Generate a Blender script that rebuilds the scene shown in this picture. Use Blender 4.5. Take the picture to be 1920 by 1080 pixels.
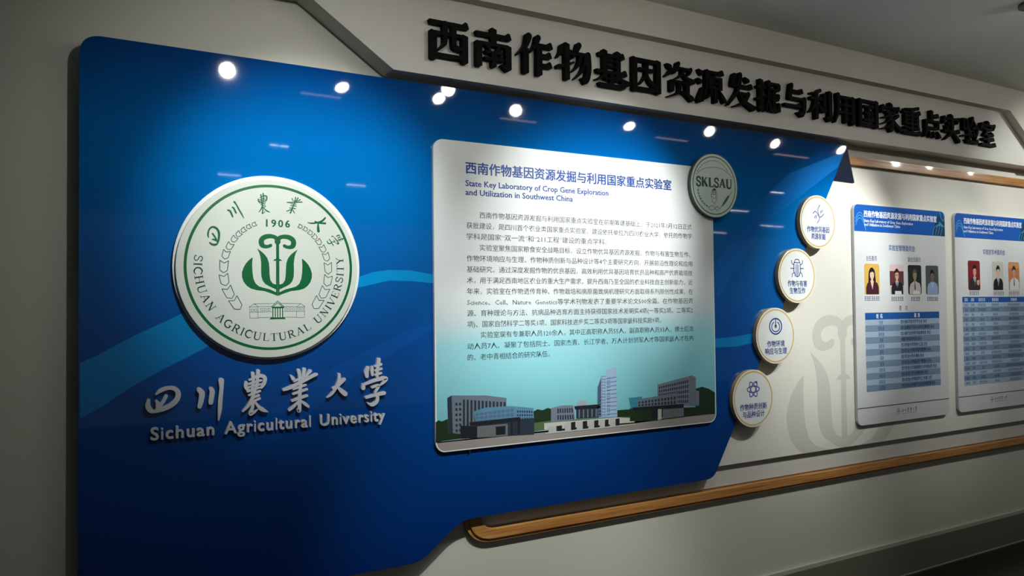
import bpy, math, random
from mathutils import Vector, Matrix
# =====================================================================
# camera, world, light, exposure
# wall plane y = 0 (x runs to the right along the wall, z up), the room lies at y < 0, floor z = 0
# =====================================================================
S = bpy.context.scene
C = S.collection
for o in list(bpy.data.objects): bpy.data.objects.remove(o)
cam = bpy.data.objects.new('camera', bpy.data.cameras.new('camera')); C.objects.link(cam)
FPX, YAW, PITCH, ROLL = 1477.734, 0.529217, 0.0250228, -0.0104011
cam.data.sensor_width = 36.0; cam.data.lens = FPX / 1920 * 36.0; cam.data.clip_start = .02
f = Vector((math.sin(YAW)*math.cos(PITCH), math.cos(YAW)*math.cos(PITCH), math.sin(PITCH)))
r = Vector((math.cos(YAW), -math.sin(YAW), 0)); u = r.cross(f)
r2 = math.cos(ROLL)*r + math.sin(ROLL)*u; u2 = -math.sin(ROLL)*r + math.cos(ROLL)*u
cam.matrix_world = Matrix(((r2.x, u2.x, -f.x, 0), (r2.y, u2.y, -f.y, -2.72), (r2.z, u2.z, -f.z, 1.5), (0, 0, 0, 1)))
S.camera = cam
w = bpy.data.worlds.new('world'); S.world = w; w.use_nodes = True
w.node_tree.nodes['Background'].inputs[0].default_value = (.95, 1, .95, 1)
w.node_tree.nodes['Background'].inputs[1].default_value = .10      # ambient fill added to lift the ceiling, in place of a dim open hall
S.view_settings.view_transform = 'Standard'; S.view_settings.look = 'None'
S.view_settings.exposure = 0.0; S.view_settings.gamma = 1.0; S.view_settings.use_curve_mapping = False
# track spotlights: x, y, aim x, aim z, watts, cone degrees
LAMPS = [
 (0.737, -1.402, 0.76, 1.80, 98, 43), (1.327, -1.434, 1.60, 0.45, 118, 43), (1.874, -1.395, 1.9, 1.2, 10, 56), (1.843, -1.21, 1.4, 2.3, 1, 50),
 (2.395, -1.429, 1.93, 1.72, 148, 43), (3.257, -1.429, 2.9, 0.5, 56, 52), (3.840, -1.299, 3.52, 1.66, 140, 45),
 (4.562, -1.372, 4.40, 1.55, 48, 50), (5.205, -1.300, 5.1, 1.5, 30, 52), (6.092, -1.368, 5.35, 2.20, 66, 46), (6.530, -1.338, 6.4, 1.4, 14, 60), (7.163, -1.344, 7.1, 1.4, 14, 60)]
SPILL = {0: 18, 4: 5, 6: 3}      # wide weak light around the beam, watts
LAMP_Z = 2.68

# =====================================================================
# helpers
# =====================================================================
def lin(c):
    c = c/255.0
    return c/12.92 if c <= .04045 else ((c+.055)/1.055)**2.4
def mat(name, rgb, rough=.5, spec=.5, emit=0, noise=0, nscale=40, bump=0, coat=0, metal=0):
    m = bpy.data.materials.new(name); m.use_nodes = True; n = m.node_tree.nodes; l = m.node_tree.links
    b = n['Principled BSDF']; col = (lin(rgb[0]), lin(rgb[1]), lin(rgb[2]), 1)
    b.inputs['Base Color'].default_value = col; b.inputs['Roughness'].default_value = rough
    b.inputs['Specular IOR Level'].default_value = spec; b.inputs['Metallic'].default_value = metal
    b.inputs['Coat Weight'].default_value = coat; b.inputs['Coat Roughness'].default_value = .04
    if emit: b.inputs['Emission Color'].default_value = col; b.inputs['Emission Strength'].default_value = emit
    tc = n.new('ShaderNodeTexCoord')
    if noise or bump:
        t = n.new('ShaderNodeTexNoise'); t.inputs['Scale'].default_value = nscale; t.inputs['Detail'].default_value = 4
        l.new(tc.outputs['Object'], t.inputs['Vector'])
        if noise:
            mx = n.new('ShaderNodeMix'); mx.data_type = 'RGBA'
            mx.inputs['A'].default_value = [v*(1-noise) for v in col[:3]]+[1]; mx.inputs['B'].default_value = [min(1, v*(1+noise)) for v in col[:3]]+[1]
            l.new(t.outputs['Fac'], mx.inputs['Factor']); l.new(mx.outputs['Result'], b.inputs['Base Color'])
        if bump:
            bp = n.new('ShaderNodeBump'); bp.inputs['Strength'].default_value = bump; bp.inputs['Distance'].default_value = .002
            l.new(t.outputs['Fac'], bp.inputs['Height']); l.new(bp.outputs['Normal'], b.inputs['Normal'])
    return m
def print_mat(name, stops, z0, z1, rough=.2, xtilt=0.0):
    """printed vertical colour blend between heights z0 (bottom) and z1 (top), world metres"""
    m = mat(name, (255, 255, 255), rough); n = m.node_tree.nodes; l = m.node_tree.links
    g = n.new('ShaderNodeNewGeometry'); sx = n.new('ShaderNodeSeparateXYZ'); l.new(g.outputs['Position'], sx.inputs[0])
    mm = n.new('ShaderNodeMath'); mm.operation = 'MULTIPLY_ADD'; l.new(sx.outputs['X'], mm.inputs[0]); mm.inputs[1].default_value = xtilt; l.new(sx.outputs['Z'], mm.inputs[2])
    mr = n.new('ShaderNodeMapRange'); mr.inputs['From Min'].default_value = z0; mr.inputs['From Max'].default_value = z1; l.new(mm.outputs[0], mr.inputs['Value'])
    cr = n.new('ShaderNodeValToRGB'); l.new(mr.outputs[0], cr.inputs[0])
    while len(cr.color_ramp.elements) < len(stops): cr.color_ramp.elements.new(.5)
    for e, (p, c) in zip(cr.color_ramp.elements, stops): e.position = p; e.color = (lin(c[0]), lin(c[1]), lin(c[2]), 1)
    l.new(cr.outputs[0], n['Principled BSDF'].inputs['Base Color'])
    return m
def wood_mat():
    m = mat('oak_veneer', (176, 122, 66), .22, coat=.5); n = m.node_tree.nodes; l = m.node_tree.links
    tc = n.new('ShaderNodeTexCoord'); mp = n.new('ShaderNodeMapping'); mp.inputs['Scale'].default_value = (1.2, 20, 34); l.new(tc.outputs['Object'], mp.inputs[0])
    t = n.new('ShaderNodeTexNoise'); t.inputs['Scale'].default_value = 3; t.inputs['Detail'].default_value = 8; t.inputs['Distortion'].default_value = .6; l.new(mp.outputs[0], t.inputs[0])
    cr = n.new('ShaderNodeValToRGB'); cr.color_ramp.elements[0].position = .3; cr.color_ramp.elements[1].position = .7
    cr.color_ramp.elements[0].color = (lin(166), lin(104), lin(50), 1); cr.color_ramp.elements[1].color = (lin(208), lin(152), lin(88), 1)
    l.new(t.outputs['Fac'], cr.inputs[0]); l.new(cr.outputs[0], n['Principled BSDF'].inputs['Base Color'])
    return m
class MB:
    """collects flat outlines in the wall's (x, z) plane, thickened along y, into one mesh"""
    def __init__(s): s.v = []; s.f = []; s.mi = []; s.mats = []; s.n = 0; s.lift = False
    def slot(s, m):
        if m not in s.mats: s.mats.append(m)
        return s.mats.index(m)
    def poly(s, pts, back, front, m, side=None):
        k = s.slot(m); ks = s.slot(side) if side else k
        if s.lift: s.n += 1; front += (s.n % 16)*(3e-5 if back is None else 1.1e-4)      # overlapping strokes sit a hair apart
        a = sum(pts[i][0]*pts[(i+1) % len(pts)][1]-pts[(i+1) % len(pts)][0]*pts[i][1] for i in range(len(pts)))
        if a < 0: pts = pts[::-1]
        n = len(pts); b = len(s.v)
        s.v += [(p[0], -front, p[1]) for p in pts]; s.f.append(list(range(b, b+n))); s.mi.append(k)
        if back is not None:
            s.v += [(p[0], -back, p[1]) for p in pts]
            s.f.append([b+n+i for i in range(n)][::-1]); s.mi.append(ks)
            for i in range(n):
                j = (i+1) % n; s.f.append([b+i, b+n+i, b+n+j, b+j]); s.mi.append(ks)
        return s
    def ribbon(s, P, back, front, m, caps=True):
        """P: (x, z, half width) centre line, rounded ends, drawn as one outline strip"""
        P = [tuple(p) for p in P]
        if caps:
            def cap(e, f_):
                dx, dz = e[0]-f_[0], e[1]-f_[1]; d = math.hypot(dx, dz) or 1e-9
                return [(e[0]+dx/d*e[2]*math.sin(a), e[1]+dz/d*e[2]*math.sin(a), e[2]*math.cos(a)) for a in (.45, .9, 1.3)]
            if P[0][2] > .0012: P = cap(P[0], P[1])[::-1]+P
            if P[-1][2] > .0012: P = P+cap(P[-1], P[-2])
        L = []; R = []; n = len(P); s.n += 1; front += (s.n % 16)*(2e-5 if back is None else 1.1e-4)
        for i in range(n):
            a = P[max(0, i-1)]; b = P[min(n-1, i+1)]; dx, dz = b[0]-a[0], b[1]-a[1]; d = math.hypot(dx, dz) or 1e-9
            nx, nz = -dz/d, dx/d; w_ = P[i][2]
            L.append((P[i][0]+nx*w_, P[i][1]+nz*w_)); R.append((P[i][0]-nx*w_, P[i][1]-nz*w_))
        k = s.slot(m); b0 = len(s.v)
        for i in range(n): s.v += [(L[i][0], -front, L[i][1]), (R[i][0], -front, R[i][1])]
        for i in range(n-1): s.f.append([b0+2*i, b0+2*i+1, b0+2*i+3, b0+2*i+2]); s.mi.append(k)
        if back is not None:
            b1 = len(s.v)
            for i in range(n): s.v += [(L[i][0], -back, L[i][1]), (R[i][0], -back, R[i][1])]
            for i in range(n-1):
                s.f.append([b0+2*i, b0+2*i+2, b1+2*i+2, b1+2*i]); s.f.append([b0+2*i+1, b1+2*i+1, b1+2*i+3, b0+2*i+3]); s.mi += [k, k]
            s.f.append([b0, b1, b1+1, b0+1]); s.f.append([b0+2*n-2, b0+2*n-1, b1+2*n-1, b1+2*n-2]); s.mi += [k, k]
        return s
    def ring(s, cx, cz, r0, r1, back, front, m, seg=64, side=None, a0=0, a1=2*math.pi):
        full = abs(a1-a0-2*math.pi) < 1e-6; N = seg; k = s.slot(m); b = len(s.v); M = N if full else N+1
        ys = [-front] + ([-back] if back is not None else [])
        for yy in ys:
            for i in range(M):
                t = a0+(a1-a0)*i/N; s.v += [(cx+r0*math.cos(t), yy, cz+r0*math.sin(t)), (cx+r1*math.cos(t), yy, cz+r1*math.sin(t))]
        for i in range(N):
            j = (i+1) % M; s.f.append([b+2*i, b+2*i+1, b+2*j+1, b+2*j]); s.mi.append(k)
            if back is not None:
                o = 2*M; s.f += [[b+2*i+1, b+o+2*i+1, b+o+2*j+1, b+2*j+1], [b+2*i, b+2*j, b+o+2*j, b+o+2*i]]; s.mi += [k, k]
        return s
    def box(s, x0, x1, y0, y1, z0, z1, m):
        k = s.slot(m); b = len(s.v)
        s.v += [(x, y, z) for z in (z0, z1) for y in (y0, y1) for x in (x0, x1)]
        s.f += [[b+i for i in q] for q in ((0, 2, 3, 1), (4, 5, 7, 6), (0, 1, 5, 4), (2, 6, 7, 3), (0, 4, 6, 2), (1, 3, 7, 5))]; s.mi += [k]*6
        return s
    def build(s, name, parent=None, origin=None, bevel=0, seg=2):
        me = bpy.data.meshes.new(name)
        if origin is None:
            if parent: origin = parent['_o']
            else:
                xs = [v[0] for v in s.v]; ys = [v[1] for v in s.v]; zs = [v[2] for v in s.v]
                origin = ((min(xs)+max(xs))/2, max(ys), (min(zs)+max(zs))/2)
        me.from_pydata([(v[0]-origin[0], v[1]-origin[1], v[2]-origin[2]) for v in s.v], [], s.f)
        for m in s.mats: me.materials.append(m)
        me.polygons.foreach_set('material_index', s.mi); me.update()
        o = bpy.data.objects.new(name, me); C.objects.link(o)
        if parent:
            o.parent = parent; po = parent['_o']; o.location = [origin[i]-po[i] for i in range(3)]
        else: o.location = origin
        o['_o'] = list(origin)
        if bevel:
            b = o.modifiers.new('edge', 'BEVEL'); b.width = bevel; b.segments = seg; b.limit_method = 'ANGLE'; b.angle_limit = math.radians(40)
        return o
ALL_THINGS = []
def tag(o, label, cat, group=None):
    o['label'] = label; o['category'] = cat
    if group: o['group'] = group
    ALL_THINGS.append(o); return o
def struct(o): o['kind'] = 'structure'; return o
def empty(name, loc, label, cat, group=None):
    o = bpy.data.objects.new(name, None); C.objects.link(o); o.location = loc; o['_o'] = list(loc); o.empty_display_size = .05
    return tag(o, label, cat, group)
def disc(cx, cz, r_, n=64): return [(cx+r_*math.cos(2*math.pi*i/n), cz+r_*math.sin(2*math.pi*i/n)) for i in range(n)]
def rrect(x0, z0, x1, z1, r_, n=8):
    out = []
    for cx, cz, a in ((x1-r_, z1-r_, 0), (x0+r_, z1-r_, 90), (x0+r_, z0+r_, 180), (x1-r_, z0+r_, 270)):
        out += [(cx+r_*math.cos(math.radians(a+90*i/n)), cz+r_*math.sin(math.radians(a+90*i/n))) for i in range(n+1)]
    return out
def roundcorner(pts, radii, n=8):
    """round each corner of an outline by its own radius"""
    out = []; N = len(pts)
    for i in range(N):
        p = Vector(pts[i][:2]); a = Vector(pts[i-1][:2])-p; b = Vector(pts[(i+1) % N][:2])-p; r_ = radii[i]
        if r_ <= 0: out.append(tuple(p)); continue
        th = a.angle(b)/2; t = min(r_/math.tan(th), .48*a.length, .48*b.length)
        A = p+a.normalized()*t; B = p+b.normalized()*t
        for k in range(n+1):
            s_ = k/n; out.append(tuple(A*(1-s_)**2+p*2*s_*(1-s_)+B*s_*s_))
    return out
def smooth(P, n=5):
    """Catmull-Rom through points of any dimension"""
    if len(P) < 3: return P
    out = []; Q = [P[0]]+list(P)+[P[-1]]
    for i in range(1, len(Q)-2):
        for k in range(n):
            t = k/n; out.append(tuple(.5*((2*b)+(-a+c)*t+(2*a-5*b+4*c-d)*t*t+(-a+3*b-3*c+d)*t**3) for a, b, c, d in zip(Q[i-1], Q[i], Q[i+1], Q[i+2])))
    out.append(tuple(P[-1])); return out
# ---- lettering set with the typeface built into Blender, turned into flat or raised mesh
_tc = {}
def glyphs(body, bold=0.0, res=2, space=1.0):
    key = (body, bold, res, space)
    if key not in _tc:
        c = bpy.data.curves.new('t', 'FONT'); c.body = body; c.offset = bold; c.resolution_u = res; c.space_character = space
        o = bpy.data.objects.new('t', c); C.objects.link(o)
        me = bpy.data.meshes.new_from_object(o.evaluated_get(bpy.context.evaluated_depsgraph_get()))
        vs = [(v.co.x, v.co.y) for v in me.vertices]; fs = [list(p.vertices) for p in me.polygons]
        from collections import Counter
        ec = Counter(); de = {}
        for f_ in fs:
            for i in range(len(f_)):
                a, b = f_[i], f_[(i+1) % len(f_)]; ec[(min(a, b), max(a, b))] += 1; de[(min(a, b), max(a, b))] = (a, b)
        edges = [de[e] for e, k in ec.items() if k == 1]
        bpy.data.objects.remove(o); bpy.data.curves.remove(c); bpy.data.meshes.remove(me)
        _tc[key] = (vs, fs, edges)
    return _tc[key]
def put_text(mb, body, x0, x1, zc, em, back, front, m, bold=0.0, res=2, cen=.36, zslope=0.0, space=1.0):
    """ink runs exactly from x0 to x1 (metres), glyph centre height zc, em size em; bold prints shifted copies"""
    vs, fs, edges = glyphs(body, 0, res, space)
    if not vs: return mb
    d = bold*em; x0 += d; x1 -= d
    mn = min(v[0] for v in vs); mx = max(v[0] for v in vs); sx = (x1-x0)/(mx-mn); k = mb.slot(m)
    sh = [(0, 0)] if bold < .004 else ([(-.5*d, 0), (.5*d, 0)] if bold < .011 else [(-d, 0), (d, 0), (0, .7*d), (0, -.7*d), (-.7*d, .6*d), (.7*d, -.6*d)])
    for q_, (ox, oz) in enumerate(sh):
        b = len(mb.v); fr_ = front+q_*(2.5e-5 if back is None else 1e-4)
        pts = [(x0+(v[0]-mn)*sx+ox, zc+(v[1]-cen)*em+zslope*(v[0]-mn)*sx+oz) for v in vs]
        mb.v += [(p[0], -fr_, p[1]) for p in pts]; mb.f += [[b+i for i in f_] for f_ in fs]; mb.mi += [k]*len(fs)
        if back is not None:
            b2 = len(mb.v); mb.v += [(p[0], -back, p[1]) for p in pts]
            for a, c in edges: mb.f.append([b+a, b2+a, b2+c, b+c]); mb.mi.append(k)
    return mb
# ---- heavy serif characters drawn stroke by stroke on a 100 x 100 square (y down)
def stroke_glyph(mb, spec, fx, back, front, m):
    """fx maps (x, y) of the square to (x, z) on the wall"""
    o = fx(0, 0); sc = (Vector(fx(100, 0))-Vector(o)).length/100
    mb.lift = True
    def P(pts): mb.poly([fx(*p) for p in pts], back, front, m)
    for st in spec.split(';'):
        t = st.split()
        if not t: continue
        c = t[0]; a = [float(v) for v in t[1:]]
        if c == 'H':
            x0, x1, y = a[:3]; w_ = (a[3] if len(a) > 3 else 9)/2
            P([(x0, y-w_), (x1-17, y-w_), (x1-9, y-w_-7), (x1-4, y-w_-5), (x1, y+w_-2), (x1-1, y+w_), (x0+3, y+w_)])
        elif c == 'B':
            x0, x1, y = a[:3]; w_ = (a[3] if len(a) > 3 else 9)/2; P([(x0, y-w_), (x1, y-w_), (x1, y+w_), (x0, y+w_)])
        elif c == 'V':
            x, y0, y1 = a[:3]; w_ = (a[3] if len(a) > 3 else 15)/2
            P([(x-w_, y0-1), (x-w_+3, y0-2), (x+w_, y0+2), (x+w_, y1-2), (x+w_-3, y1), (x-w_+3, y1), (x-w_, y1-2)])
        elif c == 'L':
            x0, y0, x1, y1, w_ = a; d = math.hypot(x1-x0, y1-y0); nx, ny = -(y1-y0)/d*w_/2, (x1-x0)/d*w_/2
            P([(x0+nx, y0+ny), (x1+nx, y1+ny), (x1-nx, y1-ny), (x0-nx, y0-ny)])
        elif c == 'K':
            x0, y0, x1, y1 = a[:4]
            for q in ((x0-6, x0+6, y0-5, y1+4), (x1-6, x1+6, y0-5, y1+4), (x0, x1, y0-4, y0+4), (x0, x1, y1-4, y1+4)): P([(q[0], q[2]), (q[1], q[2]), (q[1], q[3]), (q[0], q[3])])
        elif c == 'D':
            x0, y0, x1, y1 = a; d = math.hypot(x1-x0, y1-y0); ux, uy = (x1-x0)/d, (y1-y0)/d; nx, ny = -uy, ux
            P([(x0, y0), (x0+ux*d*.6-nx*6, y0+uy*d*.6-ny*6), (x1-nx*6, y1-ny*6), (x1+ux*3, y1+uy*3), (x1+nx*6, y1+ny*6), (x0+ux*d*.5+nx*5, y0+uy*d*.5+ny*5)])
        elif c == 'C':
            t0, t1 = a[0], a[1]; q = [(a[i], a[i+1]) for i in range(2, len(a), 2)]
            n = len(q); q = smooth([(p[0], p[1], (t0+(t1-t0)*i/(n-1))/2) for i, p in enumerate(q)], 5)
            mb.ribbon([(*fx(p[0], p[1]), p[2]*sc) for p in q], back, front, m)
        elif c == 'S':
            x, y = a[:2]; w_ = a[2] if len(a) > 2 else 17; P([(x-w_, y-2.5), (x+w_, y-2.5), (x+w_, y+2.5), (x-w_, y+2.5)])
    return mb

# =====================================================================
# materials
# =====================================================================
M = dict(
 wall=mat('painted_plaster', (214, 212, 199), .6, noise=.03, nscale=3, bump=.08),
 ceil=mat('matt_ceiling_paint', (236, 236, 226), .8, noise=.03, nscale=2),
 fascia=mat('satin_white_fascia', (212, 210, 202), .45),
 floor=mat('black_polished_tile', (14, 13, 13), .25, noise=.4, nscale=6),
 base=mat('grey_baseboard_paint', (120, 117, 104), .45),
 basecap=mat('pale_baseboard_cap', (188, 186, 172), .4),
 blue=None, navy=mat('navy_acrylic', (4, 20, 50), .35, spec=.15),
 white=mat('white_acrylic', (232, 236, 234), .22), whiteboard=mat('white_satin_board', (224, 222, 212), .3, coat=.0),
 infill=mat('white_backing_paint', (205, 204, 196), .5),
 water=mat('pale_grey_watermark_print', (203, 202, 193), .3),
 wood=wood_mat(), brass=mat('brass_edge', (196, 168, 110), .35), goldprint=mat('gold_print', (214, 182, 116), .3),
 black=mat('black_matt_letter', (7, 5, 6), .6, spec=.08), silver=mat('light_grey_letter', (206, 208, 216), .4),
 dkblue=mat('blue_ink', (4, 64, 146), .4, spec=.3), navyink=mat('navy_ink', (28, 52, 110), .35), ink=mat('dark_grey_ink', (50, 56, 60), .4), plaqueink=mat('plaque_blue_ink', (18, 62, 140), .35), posterwhite=mat('poster_white', (208, 211, 212), .22),
 green=mat('green_print', (0, 96, 50), .35), thin=mat('grey_green_line_print', (50, 84, 66), .4), darkgreen=mat('dark_green_print', (22, 62, 48), .4),
 badge=mat('sage_grey_badge', (196, 214, 204), .35), badgeedge=mat('grey_badge_edge', (70, 80, 78), .4),
 posterblue=mat('poster_blue_print', (22, 88, 176), .25), cyanprint=mat('cyan_print', (70, 150, 205), .3), tealdark=mat('dark_teal_print', (14, 60, 92), .3),
 rowa=mat('pale_blue_row_print', (158, 180, 200), .35), rowb=mat('slate_blue_row_print', (116, 140, 166), .35), rowhead=mat('blue_row_print', (26, 84, 158), .35),
 rowline=mat('row_line_print', (84, 104, 126), .35), wink=mat('white_ink', (236, 242, 248), .35), seam=mat('dark_seam', (70, 68, 60), .5),
 lampbody=mat('white_lamp_housing', (225, 225, 225), .35), lampface=mat('lit_lamp_face', (255, 250, 240), .4, emit=90), track=mat('white_track', (200, 200, 198), .4),
 slot=mat('lit_ceiling_slot', (255, 226, 214), .4, emit=2.6), spotlit=mat('small_lit_downlight', (240, 248, 255), .4, emit=22),
 darkmetal=mat('dark_fixture', (22, 22, 20), .5),
)
def blue_mat(name, c0, c1, z0, z1, xt=0.0, rough=.03):
    m = print_mat(name, [(0, c0), (1, c1)], z0, z1, rough, xt); m.node_tree.nodes['Principled BSDF'].inputs['Specular IOR Level'].default_value = .5; return m
M['emblemwhite'] = mat('emblem_off_white', (208, 215, 208), .3)
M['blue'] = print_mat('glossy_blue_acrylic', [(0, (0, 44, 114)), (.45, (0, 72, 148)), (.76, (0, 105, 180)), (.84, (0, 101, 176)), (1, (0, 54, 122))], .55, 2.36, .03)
M['ribbon1'] = blue_mat('lighter_blue_print', (0, 96, 168), (0, 140, 206), 1.0, 1.6)
M['ribbon2'] = blue_mat('faint_blue_print', (0, 50, 124), (4, 84, 166), .75, 1.5)
M['ribbon3'] = blue_mat('mid_blue_print', (0, 96, 184), (24, 116, 198), 1.6, 2.3)

# =====================================================================
# the setting
# =====================================================================
X0, X1, Y1, CZ = -3.2, 12.0, -9.0, 2.80
struct(MB().box(X0, X1, 0, .12, 0, CZ, M['wall']).build('wall_back'))
struct(MB().box(X0-.12, X0, Y1, 0, 0, CZ, M['wall']).build('wall_left'))
struct(MB().box(X1, X1+.12, -2.2, 0, 0, CZ, M['wall']).build('wall_right'))
struct(MB().box(X0, X1, Y1, .12, -.1, 0, M['floor']).build('floor'))
struct(MB().box(X0, X1, Y1, .12, CZ, CZ+.1, M['ceil']).build('ceiling'))
bb = struct(MB().box(X0, X1, -.018, 0, 0, .172, M['base']).build('baseboard_back'))
MB().box(X0, X1, -.014, 0, .172, .190, M['basecap']).build('baseboard_cap', bb)
MB().box(X0, X1, -.021, -.018, 0, .006, M['basecap']).build('bottom_bead', bb)
# raised fascia board carrying the title, its lower edge stepping down to the right of a slanted corner
fasc = [(X0, 2.571), (.735, 2.571), (1.052, 2.3545), (X1, 2.3545), (X1, 2.70), (X0, 2.70)]
fasb = [(X0, 2.5712), (.735, 2.5712), (1.052, 2.3548), (X1, 2.3548), (X1, 2.70), (X0, 2.70)]
fb = struct(MB().poly(fasc, .052, .10, M['fascia']).build('trim_1'))
MB().poly(fasb, 0, .052, M['fascia']).build('fascia_core', fb)
struct(MB().poly([(X0, 2.628), (5.015, 2.664), (5.44, 2.357), (X1, 2.357), (X1, CZ), (X0, CZ)], 0, .15, M['wall']).build('trim_2'))

# =====================================================================
# timber frame, backing, white display board
# =====================================================================
ZR0, ZR1 = 0.607, 0.650
fo = roundcorner([(1.36, 2.292), (1.36, .597), (8.4, .597), (8.4, 2.292)], [.09, .12, .09, .09])
fi = roundcorner([(1.425, 2.243), (1.425, .648), (8.33, .648), (8.33, 2.243)], [.05, .07, .05, .05])
def frame_ring(mb, outer, inner, back, front, m):
    k = mb.slot(m); b = len(mb.v); n = len(outer)
    for y in (-front, -back):
        for a, c in zip(outer, inner): mb.v += [(a[0], y, a[1]), (c[0], y, c[1])]
    for i in range(n):
        j = (i+1) % n; o = 2*n
        mb.f += [[b+2*i, b+2*j, b+2*j+1, b+2*i+1], [b+2*i, b+o+2*i, b+o+2*j, b+2*j], [b+2*i+1, b+2*j+1, b+o+2*j+1, b+o+2*i+1]]; mb.mi += [k]*3
    return mb
fl = roundcorner([(1.373, 2.280), (1.373, .608), (8.388, .608), (8.388, 2.280)], [.08, .11, .08, .08])
fr = frame_ring(MB(), fl, fi, .001, .030, M['wood']).build('timber_frame', bevel=.003)
frame_ring(MB(), fo, fl, .001, .022, M['wood']).build('rebated_edge', fr, origin=fr['_o'])
tag(fr, 'long oak timber frame with rounded corners round the white display board', 'frame')
bk = MB().poly(roundcorner([(1.44, 2.235), (1.44, .655), (8.32, .655), (8.32, 2.235)], [.04]*4), .001, .007, M['infill']).build('backing_panel')
tag(bk, 'thin white backing panel showing as a strip under the white display board', 'panel')
wb = MB().poly([(1.60, 2.225), (1.60, .755), (8.28, .755), (8.28, 2.225)], .0072, .028, M['whiteboard']).build('display_board')
tag(wb, 'large white display board behind the two posters, right of the blue panel', 'board')
# big pale lotus mark printed on the white board (same drawing as on the round emblem)
LOTUS = dict(
 outer=[(0.5650,1.6725),(0.5540,1.6641),(0.5438,1.6527),(0.5359,1.6384),(0.5312,1.6226),(0.5315,1.6085),(0.5369,1.5921),(0.5470,1.5795),(0.5590,1.5711),(0.5761,1.5662),(0.6021,1.5630),(0.6230,1.5559),(0.6448,1.5470),(0.6449,1.5584),(0.6396,1.5592),(0.6195,1.5688),(0.5986,1.5740),(0.5848,1.5782),(0.5738,1.5877),(0.5673,1.6036),(0.5642,1.6248),(0.5632,1.6495)],
 inner=[(0.5785,1.7023),(0.5906,1.6941),(0.6024,1.6837),(0.6114,1.6718),(0.6166,1.6559),(0.6183,1.6362),(0.6186,1.6184),(0.6210,1.5998),(0.6284,1.5881),(0.6389,1.5846),(0.6449,1.5846),(0.6449,1.5674),(0.6396,1.5685),(0.6196,1.5777),(0.6049,1.5862),(0.5969,1.5968),(0.5925,1.6109),(0.5915,1.6323),(0.5922,1.6536),(0.5892,1.6766),(0.5850,1.6907)],
 stem=[(0.6404,1.7336),(0.6402,1.6696),(0.6360,1.6684),(0.6300,1.6626),(0.6399,1.6628),(0.6396,1.5685),(0.6396,1.5549),(0.6448,1.5470),(0.6454,1.7337)],
 curl=[(0.6454,1.7258,0.0187),(0.6429,1.7344,0.0151),(0.6341,1.7416,0.0129),(0.6200,1.7436,0.0143),(0.6060,1.7409,0.0157),(0.5955,1.7338,0.0164),(0.5924,1.7240,0.0171),(0.5955,1.7135,0.0164),(0.6052,1.7088,0.0121),(0.6157,1.7098,0.0107),(0.6227,1.7132,0.0107)])
_lc = [(0.6451,1.6403)][0]
def clip_low(pts, z):
    out = []
    for a, b in zip(pts, pts[1:]+pts[:1]):
        if a[1] >= z: out.append(a)
        if (a[1] >= z) != (b[1] >= z): q_ = (z-a[1])/(b[1]-a[1]); out.append((a[0]+(b[0]-a[0])*q_, z))
    return out
def lotus(mb, cx, cz, k, back, front, m, clip=None):
    """the lotus mark, mirrored about its stem; k scales it, (cx, cz) is where (_lc) goes"""
    mb.lift = True
    for sgn in (1, -1):
        g = lambda p: (cx+sgn*(p[0]-_lc[0])*k, cz+(p[1]-_lc[1])*k)
        for n_ in ('outer', 'inner', 'stem'):
            q_ = [g(p) for p in LOTUS[n_]]; q_ = clip_low(q_, clip) if clip else q_; mb.poly(q_, back, front, m)
        mb.ribbon([(*g(p), p[2]*k/2) for p in smooth(LOTUS['curl'], 5)], back, front, m)
    return mb
wm = MB(); LX = [(3.5744,1.4457),(3.1392,0.9853)]
wk = (LX[0][0]-LX[1][0])/(_lc[0]-min(p[0] for p in LOTUS['outer'])); ct = max(p[1]+p[2]/2 for p in LOTUS['curl'])
lotus(wm, LX[0][0], LX[0][1]-(ct-_lc[1])*wk, wk, None, .0283, M['water'], clip=.7565)
wm.build('printed_lotus', wb)

# =====================================================================
# the blue panel
# =====================================================================
bl = [(0.0699,2.3326),(3.6031,2.3308),(2.6099,0.7127),(1.3373,0.7233),(1.2534,0.7039),(1.1315,0.5957),(0.9798,0.5804)]
zt = bl[0][1]; zb = bl[6][1]
outline = [(bl[0][0], zt), (bl[1][0], (zt+bl[1][1])/2), (bl[2][0], bl[2][1]), (bl[3][0]-.01, bl[2][1]-.004), (bl[5][0]+.03, zb), (bl[0][0], zb-.002)]
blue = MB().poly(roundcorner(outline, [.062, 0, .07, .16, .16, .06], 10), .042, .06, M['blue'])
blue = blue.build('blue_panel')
tag(blue, 'large glossy blue acrylic wall panel with slanted right edge and rounded corners', 'panel')
MB().poly([(bl[0][0]+.05, zt-.06), (.98, zt-.06), (.98, zb+.10), (bl[0][0]+.05, zb+.10)], .0005, .042, M['navy']).build('spacer', blue)
MB().poly([(1.34, zt-.06), (3.20, zt-.06), (2.55, bl[2][1]+.05), (1.34, bl[2][1]+.05)], .0305, .042, M['navy']).build('spacer', blue)
q = 1
def flat(mb, pts, m): return mb.poly(pts, None, .0602, m)
mb = MB()
rb = [(0.0740,1.3491),(0.1191,1.3706),(0.1793,1.4050),(0.2359,1.4347),(0.2993,1.4651),(0.3700,1.5004),(0.4599,1.5434),(0.4597,1.3991),(0.4483,1.3953),(0.3700,1.3548),(0.2941,1.3173),(0.2103,1.2702),(0.1344,1.2188),(0.0744,1.1856)]
flat(mb, [(max(p[0], outline[0][0]+.001), p[1]) for p in rb], M['ribbon1'])
mb.build('printed_ribbon', blue); mb = MB()
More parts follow.
